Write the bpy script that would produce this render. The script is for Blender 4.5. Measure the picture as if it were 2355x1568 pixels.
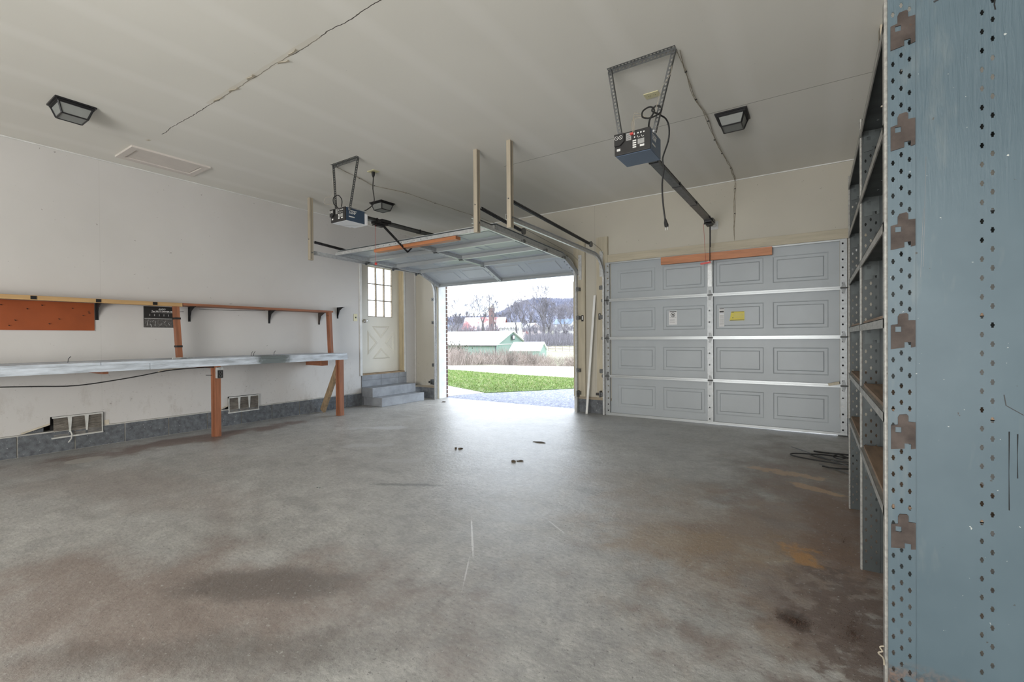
import bpy, bmesh, math, random
import numpy as np
from mathutils import Vector, Matrix, Euler
random.seed(7)
for o in list(bpy.data.objects): bpy.data.objects.remove(o)
SC = bpy.context.scene
C = SC.collection
# ---------------------------------------------------------------- camera
CAMZ = 1.10
cam = bpy.data.cameras.new('camera'); camo = bpy.data.objects.new('camera', cam); C.objects.link(camo)
R_ = Vector((0.83373, 0.552128, -0.006941)); U_ = Vector((0.001993, 0.00956, 0.999952)); F_ = Vector((-0.552168, 0.833705, -0.00687))
m = Matrix.Identity(4)
for i in range(3):
    m[i][0] = R_[i]; m[i][1] = U_[i]; m[i][2] = -F_[i]
m.translation = (0, 0, CAMZ)
camo.matrix_world = m
cam.sensor_width = 36.0; cam.lens = 1056.48 / 2355 * 36; cam.clip_end = 2000; cam.clip_start = 0.05
SC.camera = camo
# ---------------------------------------------------------------- colour management
SC.view_settings.view_transform = 'Standard'
try: SC.view_settings.look = 'None'
except Exception: pass
SC.view_settings.gamma = 1.0
SC.view_settings.use_curve_mapping = False
SC.view_settings.exposure = 1.74
# ---------------------------------------------------------------- sky: bright overcast
W = bpy.data.worlds.new('overcast_sky'); SC.world = W; W.use_nodes = True
nt = W.node_tree; nt.nodes.clear()
wo = nt.nodes.new('ShaderNodeOutputWorld'); bg = nt.nodes.new('ShaderNodeBackground')
tc = nt.nodes.new('ShaderNodeTexCoord'); nz = nt.nodes.new('ShaderNodeTexNoise'); cr = nt.nodes.new('ShaderNodeValToRGB')
mp = nt.nodes.new('ShaderNodeMapping'); mp.inputs['Scale'].default_value = (1, 1, 3)
nz.inputs['Scale'].default_value = 2.2; nz.inputs['Detail'].default_value = 3
cr.color_ramp.elements[0].position = 0.35; cr.color_ramp.elements[0].color = (0.62, 0.80, 1.0, 1)
cr.color_ramp.elements[1].position = 0.55; cr.color_ramp.elements[1].color = (0.95, 0.97, 1.0, 1)
nt.links.new(tc.outputs['Generated'], mp.inputs[0]); nt.links.new(mp.outputs[0], nz.inputs['Vector'])
nt.links.new(nz.outputs[0], cr.inputs[0]); nt.links.new(cr.outputs[0], bg.inputs[0]); nt.links.new(bg.outputs[0], wo.inputs[0])
bg.inputs[1].default_value = 1.4
# ---------------------------------------------------------------- added fill light behind the camera, doorway portal
def area(name, loc, rot, sx, sy, power, portal=False, col=(1, 1, 1)):
    l = bpy.data.lights.new(name, 'AREA'); l.shape = 'RECTANGLE'; l.size = sx; l.size_y = sy; l.energy = power; l.color = col
    if portal: l.cycles.is_portal = True
    o = bpy.data.objects.new(name, l); C.objects.link(o); o.location = loc; o.rotation_euler = rot
    return o
P2 = math.pi / 2
area('rear_fill_light', (-1.2, -4.24, 0.95), (P2, 0, 0), 3.6, 1.8, 92, col=(1.0, 0.965, 0.91))
area('overhead_doorway_portal', (-4.36, 6.46, 1.05), (-P2, 0, 0), 2.75, 2.1, 1, portal=True)
# ---------------------------------------------------------------- materials
MATS = {}
def nn(nt, t, **k):
    n = nt.nodes.new(t)
    for a, b in k.items(): setattr(n, a, b)
    return n
def lk(nt, a, b): nt.links.new(a, b)
def base_mat(name):
    m = bpy.data.materials.new(name); m.use_nodes = True; nt = m.node_tree
    b = nt.nodes['Principled BSDF']; MATS[name] = m
    return m, nt, b
def coords(nt, scale=(1, 1, 1), rot=(0, 0, 0), loc=(0, 0, 0)):
    tc = nn(nt, 'ShaderNodeTexCoord'); mp = nn(nt, 'ShaderNodeMapping')
    mp.inputs['Scale'].default_value = scale; mp.inputs['Rotation'].default_value = rot; mp.inputs['Location'].default_value = loc
    lk(nt, tc.outputs['Object'], mp.inputs[0]); return mp.outputs[0]
def noise(nt, vec, scale, detail=4, rough=0.55, dist=0):
    n = nn(nt, 'ShaderNodeTexNoise'); n.inputs['Scale'].default_value = scale; n.inputs['Detail'].default_value = detail
    n.inputs['Roughness'].default_value = rough; n.inputs['Distortion'].default_value = dist
    if vec is not None: lk(nt, vec, n.inputs['Vector'])
    return n.outputs[0]
def ramp(nt, fac, stops):
    r = nn(nt, 'ShaderNodeValToRGB'); e = r.color_ramp.elements
    while len(e) < len(stops): e.new(0.5)
    for i, (p, c) in enumerate(stops):
        e[i].position = p; e[i].color = tuple(c) + (1,) if not isinstance(c, (int, float)) else (c, c, c, 1)
    lk(nt, fac, r.inputs[0]); return r.outputs[0]
def mix(nt, f, a, b, mode='MIX'):
    n = nn(nt, 'ShaderNodeMix', data_type='RGBA', blend_type=mode)
    if isinstance(f, (int, float)): n.inputs[0].default_value = f
    else: lk(nt, f, n.inputs[0])
    for s, v in ((6, a), (7, b)):
        if hasattr(v, 'links') or isinstance(v, bpy.types.NodeSocket): lk(nt, v, n.inputs[s])
        else: n.inputs[s].default_value = tuple(v) + (1,)
    return n.outputs[2]
def mth(nt, op, a, b=None, clamp=False):
    n = nn(nt, 'ShaderNodeMath', operation=op, use_clamp=clamp)
    for i, v in enumerate((a, b)):
        if v is None: continue
        if isinstance(v, (int, float)): n.inputs[i].default_value = v
        else: lk(nt, v, n.inputs[i])
    return n.outputs[0]
def bump(nt, b, h, strength=0.3, dist=0.01):
    n = nn(nt, 'ShaderNodeBump'); n.inputs['Strength'].default_value = strength; n.inputs['Distance'].default_value = dist
    lk(nt, h, n.inputs['Height']); lk(nt, n.outputs[0], b.inputs['Normal'])
def mat(name, col, rough=0.5, metal=0.0, var=0.12, scale=6, grain=None, bmp=0.0, bscale=60, spec=0.5, spots=None, emis=None, trans=0, alpha=1):
    m, nt, b = base_mat(name)
    v = coords(nt, grain if grain else (1, 1, 1))
    n1 = noise(nt, v, scale, 5)
    c = ramp(nt, n1, [(0.3, [x * (1 - var) for x in col]), (0.7, [min(1, x * (1 + var)) for x in col])])
    if spots:
        sc, thr, scol = spots
        n2 = noise(nt, coords(nt), sc, 3, 0.6)
        c = mix(nt, ramp(nt, n2, [(thr, 0.0), (thr + 0.04, 1.0)]), c, scol)
    lk(nt, c, b.inputs['Base Color'])
    b.inputs['Roughness'].default_value = rough; b.inputs['Metallic'].default_value = metal
    b.inputs['Specular IOR Level'].default_value = spec
    if bmp: bump(nt, b, noise(nt, v, bscale, 4), bmp, 0.004)
    if trans: b.inputs['Transmission Weight'].default_value = trans
    return m
# simple stock
mat('white_trim', (0.66, 0.66, 0.64), 0.5, bmp=0.1)
mat('beige_wood', (0.43, 0.385, 0.29), 0.55, var=0.15, scale=3, grain=(8, 8, 0.8), bmp=0.25, bscale=18, spots=(55, 0.71, (0.2, 0.17, 0.12)))
mat('beige_wood_x', (0.43, 0.385, 0.29), 0.55, var=0.12, scale=3, grain=(0.8, 8, 8), bmp=0.2, bscale=18, spots=(55, 0.72, (0.2, 0.17, 0.12)))
mat('beige_batten', (0.40, 0.35, 0.27), 0.6, var=0.18, scale=3, grain=(9, 9, 0.8), bmp=0.3, bscale=18)
mat('cream_door', (0.66, 0.63, 0.54), 0.4, var=0.05, scale=2)
mat('jamb_tan', (0.50, 0.42, 0.28), 0.5, var=0.08)
mat('orange_wood', (0.28, 0.11, 0.055), 0.55, var=0.25, scale=2.2, grain=(14, 1.2, 14), bmp=0.2, bscale=12, spots=(9, 0.74, (0.12, 0.04, 0.02)))
mat('orange_wood_x', (0.46, 0.185, 0.08), 0.5, var=0.22, scale=2.2, grain=(1.2, 14, 14), bmp=0.2, bscale=12, spots=(16, 0.74, (0.10, 0.04, 0.02)))
mat('orange_wood_z', (0.27, 0.105, 0.052), 0.55, var=0.3, scale=2.2, grain=(14, 14, 1.2), bmp=0.25, bscale=12, spots=(8, 0.74, (0.10, 0.035, 0.02)))
mat('pine_strip', (0.46, 0.29, 0.13), 0.55, var=0.15, scale=2.2, grain=(14, 1.0, 14), bmp=0.15, bscale=12)
mat('brown_brace', (0.27, 0.19, 0.11), 0.7, var=0.35, scale=3, grain=(14, 3, 5), bmp=0.3, bscale=12)
mat('red_hardboard', (0.31, 0.073, 0.02), 0.45, var=0.16, scale=3, spots=(14, 0.72, (0.12, 0.03, 0.012)))
mat('bench_stain', (0.11, 0.13, 0.125), 0.6, var=0.5, scale=30)
mat('gray_bench', (0.52, 0.57, 0.63), 0.55, var=0.36, scale=3.2, grain=(9, 1.5, 9), bmp=0.3, bscale=20, spots=(5.0, 0.66, (0.20, 0.22, 0.21)))
_m = MATS['gray_bench']; _nt = _m.node_tree; _b = _nt.nodes['Principled BSDF']; _c = _b.inputs['Base Color'].links[0].from_socket
_late = lambda: lk(_nt, mix(_nt, mth(_nt, 'MULTIPLY', blob(_nt, coords(_nt), 0.29, 1.86, 0.3, 0.19, 0, 0.35, 9, 0.3, 0.83), 0.85), _c, (0.075, 0.095, 0.085)), _b.inputs['Base Color'])
mat('galv', (0.52, 0.53, 0.53), 0.36, 0.35, var=0.16, scale=30)
mat('galv_dark', (0.15, 0.155, 0.155), 0.4, 0.7, var=0.2, scale=25)
mat('galv_bright', (0.37, 0.385, 0.39), 0.42, 0.3, var=0.14, scale=30)
mat('door_steel', (0.36, 0.39, 0.41), 0.42, 0.0, var=0.05, scale=2.5, bmp=0.04, bscale=80)
mat('door_rail', (0.43, 0.45, 0.455), 0.32, 0.25, var=0.05, scale=4)
mat('black_metal', (0.018, 0.018, 0.02), 0.4, 0.3, var=0.2)
mat('black_plastic', (0.022, 0.021, 0.021), 0.42, var=0.2, scale=20)
mat('black_rubber', (0.014, 0.014, 0.014), 0.6)
mat('blue_housing', (0.045, 0.075, 0.125), 0.42, 0.2, var=0.06)
mat('slate_housing', (0.14, 0.19, 0.27), 0.38, 0.3, var=0.08, scale=3)
mat('lens_white', (0.72, 0.73, 0.76), 0.3, var=0.03)
mat('print_white', (0.72, 0.72, 0.70), 0.5, var=0.04)
mat('print_gray', (0.32, 0.32, 0.31), 0.5, var=0.12, scale=60)
mat('print_black', (0.02, 0.02, 0.02), 0.5)
mat('label_white', (0.66, 0.66, 0.66), 0.5, var=0.03)
mat('label_yellow', (0.62, 0.52, 0.045), 0.5, var=0.06)
mat('red_plastic', (0.55, 0.06, 0.05), 0.4)
mat('red_cord', (0.40, 0.09, 0.07), 0.7)
mat('bell_wire', (0.36, 0.32, 0.25), 0.7, var=0.25, scale=30)
mat('almond_plate', (0.62, 0.58, 0.36), 0.4, var=0.05)
mat('mortar', (0.46, 0.45, 0.42), 0.95, var=0.2, scale=20, bmp=0.4, bscale=90)
mat('block_gray', (0.118, 0.127, 0.138), 0.9, var=0.35, scale=22, bmp=0.9, bscale=140, spots=(60, 0.66, (0.40, 0.41, 0.41)))
mat('step_paint', (0.25, 0.265, 0.285), 0.62, var=0.2, scale=7, bmp=0.3, bscale=50, spots=(13, 0.70, (0.16, 0.16, 0.16)))
mat('sill_wood', (0.30, 0.25, 0.18), 0.7, var=0.2, scale=4, grain=(1, 8, 8))
mat('torn_paper', (0.56, 0.50, 0.40), 0.9, var=0.15, scale=20)
mat('gap_dark', (0.02, 0.02, 0.02), 0.9)
mat('glass_frost', (0.24, 0.25, 0.24), 0.6, spec=0.25, var=0.05, scale=8)
mat('vent_metal', (0.60, 0.60, 0.57), 0.5, 0.2, var=0.15, scale=20)
mat('vent_fin', (0.30, 0.27, 0.235), 0.6, 0.2, var=0.4, scale=14)
mat('hatch_paint', (0.62, 0.575, 0.53), 0.7, var=0.04)
mat('pole_white', (0.72, 0.72, 0.70), 0.4, var=0.04)
mat('chrome', (0.8, 0.8, 0.8), 0.15, 1.0, var=0.03)
mat('shaded_steel', (0.036, 0.043, 0.043), 0.5, 0.2, var=0.2, scale=6, spots=(26, 0.72, (0.02, 0.02, 0.02)))  # same paint as the near upright, darkened for the shade inside
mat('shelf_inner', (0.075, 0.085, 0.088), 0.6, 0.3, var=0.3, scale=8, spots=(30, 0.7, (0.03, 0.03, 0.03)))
mat('shelf_lip', (0.30, 0.295, 0.275), 0.5, 0.35, var=0.28, scale=12, grain=(6, 1, 6), spots=(28, 0.70, (0.13, 0.12, 0.10)))
mat('shelf_wood', (0.215, 0.145, 0.095), 0.75, var=0.32, scale=2.6, grain=(14, 1.4, 4), bmp=0.3, bscale=20)
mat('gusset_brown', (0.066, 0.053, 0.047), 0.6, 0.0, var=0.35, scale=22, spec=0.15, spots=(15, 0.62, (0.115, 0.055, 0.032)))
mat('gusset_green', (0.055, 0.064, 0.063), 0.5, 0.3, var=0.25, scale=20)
mat('brick', (0.12, 0.075, 0.06), 0.9, var=0.3, scale=8)
mat('dirt', (0.085, 0.052, 0.038), 1.0, var=0.5, scale=40)
mat('leaf_bit', (0.07, 0.05, 0.03), 0.9)
# outdoors
mat('asphalt', (0.19, 0.205, 0.27), 0.9, var=0.3, scale=9, bmp=0.5, bscale=120, spots=(38, 0.56, (0.42, 0.45, 0.56)))
mat('pale_concrete', (0.62, 0.61, 0.58), 0.85, var=0.06, scale=5)
mat('grass_soil', (0.13, 0.19, 0.055), 1.0, var=0.4, scale=12)
mat('field', (0.30, 0.30, 0.21), 1.0, var=0.25, scale=0.6)
mat('barn_green', (0.20, 0.285, 0.245), 0.7, var=0.04, scale=0.5)
mat('silo_roof', (0.30, 0.27, 0.22), 0.6)
mat('barn_roof', (0.80, 0.80, 0.80), 0.5, var=0.03)
mat('roof_red', (0.30, 0.11, 0.11), 0.6, var=0.2, scale=0.8, spots=(0.35, 0.44, (0.60, 0.52, 0.52)))
mat('barn_red', (0.16, 0.055, 0.055), 0.8, var=0.15)
mat('silo_tile', (0.15, 0.098, 0.098), 0.8, var=0.12, scale=2)
mat('window_dark', (0.05, 0.05, 0.06), 0.4)
mat('bark', (0.10, 0.092, 0.098), 0.9, var=0.3, scale=2)
mat('twig', (0.165, 0.155, 0.18), 0.9, var=0.25, scale=2)
mat('evergreen', (0.06, 0.065, 0.04), 0.9, var=0.4, scale=3)
mat('woods_hazed', (0.27, 0.28, 0.35), 1.0, var=0.22, scale=0.05)  # distance haze mixed into the hill colour
mat('woods_trees', (0.19, 0.195, 0.25), 1.0, var=0.3, scale=0.05)  # same haze tint in the hill trees
mat('stalk', (0.30, 0.25, 0.225), 1.0, var=0.5, scale=1.5)
# grass blade
mat('blade', (0.16, 0.25, 0.05), 0.7, var=0.55, scale=7, spots=(9, 0.55, (0.42, 0.40, 0.22)))

# painted steel of the shelving: blue grey, scratched
def blue_steel():
    m, nt, b = base_mat('blue_steel')
    v = coords(nt); n1 = noise(nt, v, 3.0, 4)
    c = ramp(nt, n1, [(0.3, (0.066, 0.100, 0.121)), (0.7, (0.086, 0.125, 0.148))])
    # chips of bare dark metal and pale fillings
    n2 = noise(nt, v, 34, 3, 0.6); c = mix(nt, ramp(nt, n2, [(0.71, 0.0), (0.73, 1.0)]), c, (0.05, 0.05, 0.045))
    n3 = noise(nt, coords(nt, (1, 1, 1), loc=(3, 5, 1)), 60, 3); c = mix(nt, ramp(nt, n3, [(0.74, 0.0), (0.77, 1.0)]), c, (0.42, 0.44, 0.42))
    # smears, stretched upright
    n4 = noise(nt, coords(nt, (3, 3, 0.7)), 3, 4, 0.7); c = mix(nt, mth(nt, 'MULTIPLY', ramp(nt, n4, [(0.55, 0.0), (0.75, 1.0)]), 0.3), c, (0.23, 0.24, 0.22))
    # rust and grime along the bottom hand's breadth (wear of its own)
    sx = nn(nt, 'ShaderNodeSeparateXYZ'); lk(nt, v, sx.inputs[0])
    low = nn(nt, 'ShaderNodeMapRange'); low.inputs[1].default_value = 0.13; low.inputs[2].default_value = 0.02
    lk(nt, sx.outputs[2], low.inputs[0])
    n5 = noise(nt, v, 26, 5, 0.7)
    rf = mth(nt, 'MULTIPLY', low.outputs[0], ramp(nt, n5, [(0.42, 0.0), (0.5, 1.0)]))
    c = mix(nt, rf, c, ramp(nt, noise(nt, v, 70, 3), [(0.4, (0.03, 0.022, 0.018)), (0.6, (0.22, 0.10, 0.04))]))
    lk(nt, c, b.inputs['Base Color']); b.inputs['Roughness'].default_value = 0.45; b.inputs['Metallic'].default_value = 0.0; b.inputs['Specular IOR Level'].default_value = 0.4
    wr = noise(nt, coords(nt, (16, 1, 1.4)), 6, 3, 0.6, 0.6)
    hi = nn(nt, 'ShaderNodeMapRange'); hi.inputs[1].default_value = 1.35; hi.inputs[2].default_value = 1.95; lk(nt, sx.outputs[2], hi.inputs[0])
    h = mth(nt, 'ADD', mth(nt, 'MULTIPLY', mth(nt, 'MULTIPLY', wr, hi.outputs[0]), 1.0), mth(nt, 'MULTIPLY', noise(nt, v, 3, 2), 2.0))
    bump(nt, b, h, 0.4, 0.006)
blue_steel()

def blob(nt, vec, cx, cy, rx, ry, rot=0, amp=0.6, nscale=3.0, soft=0.35, cz=0):
    mp = nn(nt, 'ShaderNodeMapping', vector_type='TEXTURE')
    mp.inputs['Location'].default_value = (cx, cy, cz); mp.inputs['Rotation'].default_value = (0, 0, rot); mp.inputs['Scale'].default_value = (rx, ry, 1)
    lk(nt, vec, mp.inputs[0])
    ln = nn(nt, 'ShaderNodeVectorMath', operation='LENGTH'); lk(nt, mp.outputs[0], ln.inputs[0])
    n = noise(nt, vec, nscale, 5, 0.62)
    d = mth(nt, 'ADD', ln.outputs['Value'], mth(nt, 'MULTIPLY', mth(nt, 'SUBTRACT', n, 0.5), amp * 5))
    r = nn(nt, 'ShaderNodeMapRange'); r.interpolation_type = 'SMOOTHSTEP'
    r.inputs[1].default_value = 1 + soft; r.inputs[2].default_value = 1 - soft; lk(nt, d, r.inputs[0]); return r.outputs[0]
_late()
def floor_mat():
    m, nt, b = base_mat('floor_concrete')
    v = coords(nt)
    n1 = noise(nt, v, 0.9, 6, 0.6); c = ramp(nt, n1, [(0.28, (0.325, 0.32, 0.307)), (0.5, (0.395, 0.392, 0.38)), (0.72, (0.46, 0.46, 0.45))])
    n2 = noise(nt, v, 7, 6, 0.65, 0.4); c = mix(nt, 0.55, c, ramp(nt, n2, [(0.3, (0.30, 0.295, 0.29)), (0.7, (0.68, 0.68, 0.67))]), 'OVERLAY')
    c = mix(nt, 0.5, c, ramp(nt, noise(nt, coords(nt, (1, 2.2, 1), rot=(0, 0, 0.5)), 30, 7, 0.75), [(0.34, (0.25, 0.245, 0.24)), (0.66, (0.72, 0.72, 0.71))]), 'OVERLAY')
    fs = noise(nt, coords(nt, (1.0, 9, 1), rot=(0, 0, -0.9), loc=(1, 3, 0)), 5, 6, 0.75); c = mix(nt, mth(nt, 'MULTIPLY', ramp(nt, fs, [(0.60, 0.0), (0.70, 1.0)]), 0.35), c, (0.50, 0.50, 0.49))
    st = noise(nt, coords(nt, (1.2, 5, 1), rot=(0, 0, 0.5)), 1.6, 6, 0.68)
    c = mix(nt, mth(nt, 'MULTIPLY', ramp(nt, st, [(0.56, 0.0), (0.72, 1.0)]), 0.55), c, (0.43, 0.43, 0.42))
    dk = noise(nt, coords(nt, (1, 2.2, 1), rot=(0, 0, -0.3), loc=(4, 2, 0)), 1.1, 6, 0.7)
    c = mix(nt, mth(nt, 'MULTIPLY', ramp(nt, dk, [(0.54, 0.0), (0.72, 1.0)]), 0.5), c, (0.17, 0.166, 0.155))
    def st_(args, col, f):
        nonlocal c
        c = mix(nt, mth(nt, 'MULTIPLY', blob(nt, v, *args), f), c, col)
    # reddish dirt below the bench, brown grime in the corner by the shelving
    st_((-5.75, 2.1, 0.22, 1.15, 0.0, 0.7, 2.2, 0.4), (0.14, 0.075, 0.055), 0.75)
    st_((-4.6, 1.2, 1.2, 0.35, 0.2, 0.8, 1.6, 0.6), (0.20, 0.14, 0.11), 0.35)
    st_((-2.3, 0.75, 1.0, 0.45, 0.5, 0.7, 1.8, 0.6), (0.22, 0.15, 0.12), 0.6)
    st_((-2.0, 1.15, 0.50, 0.12, 0.55, 0.5, 2.5, 0.4), (0.105, 0.09, 0.082), 0.62)  # soft dark patch on the open floor
    st_((-1.75, 0.78, 0.55, 0.10, 0.62, 0.6, 2.5, 0.5), (0.11, 0.09, 0.08), 0.45)
    st_((0.0, 4.3, 0.55, 1.1, 0.1, 0.7, 2.0, 0.5), (0.13, 0.088, 0.052), 0.6)
    st_((-0.05, 3.0, 0.48, 1.1, 0.0, 0.9, 2.6, 0.4), (0.19, 0.13, 0.10), 0.62)
    st_((-0.5, 2.75, 0.6, 0.7, 0.3, 0.9, 3.0, 0.5), (0.30, 0.21, 0.135), 0.36)
    st_((0.1, 3.25, 0.16, 0.75, 0.0, 0.5, 4.0, 0.4), (0.17, 0.09, 0.05), 0.6)
    st_((0.12, 2.15, 0.14, 0.40, 0.15, 1.2, 14, 0.35), (0.10, 0.073, 0.06), 0.7)
    st_((0.08, 2.1, 0.2, 0.45, 0.15, 1.0, 7, 0.6), (0.17, 0.12, 0.10), 0.5)
    st_((-0.08, 2.07, 0.07, 0.05, 0.0, 0.7, 9, 0.3), (0.075, 0.05, 0.04), 0.8)
    st_((-0.22, 4.3, 0.22, 0.06, -0.25, 1.1, 6.0, 0.3), (0.46, 0.31, 0.19), 0.75)
    st_((-0.02, 3.95, 0.16, 0.05, -0.5, 0.8, 6.0, 0.3), (0.50, 0.32, 0.18), 0.7)
    st_((-0.06, 2.72, 0.065, 0.09, 0.3, 1.1, 9.0, 0.5), (0.48, 0.24, 0.06), 0.7)
    st_((-0.55, 2.55, 0.35, 0.2, 0.3, 0.9, 4.0, 0.6), (0.34, 0.23, 0.12), 0.4)
    st_((-1.25, 3.4, 0.45, 0.3, 0.0, 0.8, 2.0, 0.6), (0.30, 0.24, 0.18), 0.3)
    # pale round ring, white spill patches
    st_((-5.63, 1.34, 0.12, 0.14, 0.0, 0.12, 3.0, 0.08), (0.42, 0.40, 0.36), 0.85)
    st_((-4.45, 3.85, 0.30, 0.10, 0.6, 0.8, 4.0, 0.4), (0.60, 0.61, 0.63), 0.6)
    st_((-3.9, 3.1, 0.28, 0.08, 0.6, 0.8, 4.0, 0.4), (0.52, 0.53, 0.54), 0.5)
    st_((-2.05, 4.75, 0.22, 0.22, 0.0, 0.4, 3.0, 0.2), (0.36, 0.36, 0.34), 0.6)
    st_((-3.1, 2.9, 0.22, 0.06, 0.5, 0.8, 5.0, 0.4), (0.45, 0.45, 0.45), 0.5)
    st_((-4.9, 2.2, 0.6, 0.08, 0.3, 0.9, 3.0, 0.5), (0.42, 0.42, 0.42), 0.4)
    st_((-1.60, 2.0, 0.24, 0.005, -0.88, 0.5, 9, 0.4), (0.75, 0.75, 0.75), 0.8)
    st_((-1.38, 1.68, 0.12, 0.004, -1.0, 0.5, 9, 0.4), (0.7, 0.7, 0.7), 0.6)
    st_((-1.25, 2.35, 0.12, 0.004, -0.6, 0.5, 9, 0.4), (0.7, 0.7, 0.7), 0.6)
    st_((-2.55, 2.45, 0.26, 0.03, 0.5, 0.5, 8.0, 0.4), (0.10, 0.10, 0.095), 0.6)
    # fine pits
    pit = noise(nt, v, 55, 4, 0.7); c = mix(nt, mth(nt, 'MULTIPLY', ramp(nt, pit, [(0.61, 0.0), (0.66, 1.0)]), 0.65), c, (0.11, 0.105, 0.10))
    pit2 = noise(nt, coords(nt, (1, 1, 1), loc=(7, 3, 0)), 48, 4, 0.7); c = mix(nt, mth(nt, 'MULTIPLY', ramp(nt, pit2, [(0.62, 0.0), (0.68, 1.0)]), 0.6), c, (0.58, 0.58, 0.57))
    pit3 = noise(nt, coords(nt, (1, 2.4, 1), rot=(0, 0, 0.5), loc=(1, 8, 0)), 14, 6, 0.8); c = mix(nt, mth(nt, 'MULTIPLY', ramp(nt, pit3, [(0.61, 0.0), (0.68, 1.0)]), 0.5), c, (0.15, 0.145, 0.135))
    # a long pale scratch and tyre arcs
    wv = nn(nt, 'ShaderNodeTexWave', wave_type='RINGS', rings_direction='SPHERICAL'); wv.inputs['Scale'].default_value = 4.5; wv.inputs['Distortion'].default_value = 5
    wv.inputs['Detail'].default_value = 5; wv.inputs['Detail Scale'].default_value = 1.4
    lk(nt, coords(nt, (1, 1, 0), loc=(1.55, -2.6, 0)), wv.inputs['Vector'])
    arc = ramp(nt, wv.outputs['Fac'], [(0.80, 0.0), (1.0, 1.0)])
    arc = mth(nt, 'MULTIPLY', arc, ramp(nt, noise(nt, coords(nt, (1, 1, 1), loc=(2, 9, 0)), 5, 4, 0.7), [(0.5, 0.0), (0.62, 1.0)]))
    arcm = mth(nt, 'MULTIPLY', arc, blob(nt, v, -1.9, 2.6, 1.3, 1.9, 0.5, 0.5, 2.0, 0.5))
    c = mix(nt, mth(nt, 'MULTIPLY', arcm, 0.16), c, (0.55, 0.55, 0.55))
    lk(nt, c, b.inputs['Base Color'])
    rn = noise(nt, v, 3.5, 6, 0.65); rg = ramp(nt, rn, [(0.3, 0.34), (0.7, 0.52)])
    wet = blob(nt, v, -2.9, 4.4, 1.7, 2.2, 0.35, 0.35, 1.5, 0.55)
    rg2 = mix(nt, mth(nt, 'MULTIPLY', wet, 0.6), rg, (0.22, 0.22, 0.22))
    lk(nt, rg2, b.inputs['Roughness'])
    b.inputs['Specular IOR Level'].default_value = 0.6
    h = mth(nt, 'ADD', mth(nt, 'MULTIPLY', noise(nt, v, 22, 8, 0.75), 1.0), mth(nt, 'MULTIPLY', arcm, 0.12))
    bump(nt, b, h, 0.75, 0.008)
floor_mat()
def line_mask(nt, coordv, axis, pos, wob, wscale, width, lo=None, hi=None):
    """1 on a wobbling line where coordinate[axis]==pos"""
    s = nn(nt, 'ShaderNodeSeparateXYZ'); lk(nt, coordv, s.inputs[0])
    n = noise(nt, coordv, wscale, 4, 0.6)
    d = mth(nt, 'ABSOLUTE', mth(nt, 'ADD', mth(nt, 'SUBTRACT', s.outputs[axis], pos), mth(nt, 'MULTIPLY', mth(nt, 'SUBTRACT', n, 0.5), wob)))
    f = mth(nt, 'LESS_THAN', d, width)
    o = 1 - axis if axis < 2 else 0
    if lo is not None: f = mth(nt, 'MULTIPLY', f, mth(nt, 'GREATER_THAN', s.outputs[o], lo))
    if hi is not None: f = mth(nt, 'MULTIPLY', f, mth(nt, 'LESS_THAN', s.outputs[o], hi))
    return f
def ceil_mat():
    m, nt, b = base_mat('ceiling_paint'); v = coords(nt)
    c = ramp(nt, noise(nt, v, 0.7, 3), [(0.3, (0.68, 0.665, 0.61)), (0.7, (0.73, 0.715, 0.66))])
    # pale bands left by the joists under the paint
    s = nn(nt, 'ShaderNodeSeparateXYZ'); lk(nt, v, s.inputs[0])
    band = mth(nt, 'SINE', mth(nt, 'MULTIPLY', s.outputs[0], 2 * math.pi / 0.61))
    band = ramp(nt, band, [(0.55, 0.0), (1.0, 1.0)])
    c = mix(nt, mth(nt, 'MULTIPLY', band, 0.30), c, (0.80, 0.785, 0.745))
    # open joint between the ceiling boards and a faint one nearer the doors
    c = mix(nt, line_mask(nt, v, 1, 1.772, 0.06, 3.4, 0.0028, -5.05, -1.0), c, (0.06, 0.05, 0.04))
    c = mix(nt, mth(nt, 'MULTIPLY', line_mask(nt, v, 1, 4.235, 0.01, 2.0, 0.004, -2.9, 0.4), 0.75), c, (0.20, 0.19, 0.16))
    c = mix(nt, mth(nt, 'MULTIPLY', line_mask(nt, v, 1, 1.76, 0.04, 1.6, 0.02, -4.1, -2.6), 0.35), c, (0.60, 0.55, 0.45))
    sp = noise(nt, v, 38, 2); c = mix(nt, mth(nt, 'MULTIPLY', ramp(nt, sp, [(0.80, 0.0), (0.82, 1.0)]), 0.7), c, (0.2, 0.18, 0.15))
    lk(nt, c, b.inputs['Base Color']); b.inputs['Roughness'].default_value = 0.75
    bump(nt, b, noise(nt, v, 60, 3), 0.06, 0.002)
ceil_mat()
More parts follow.
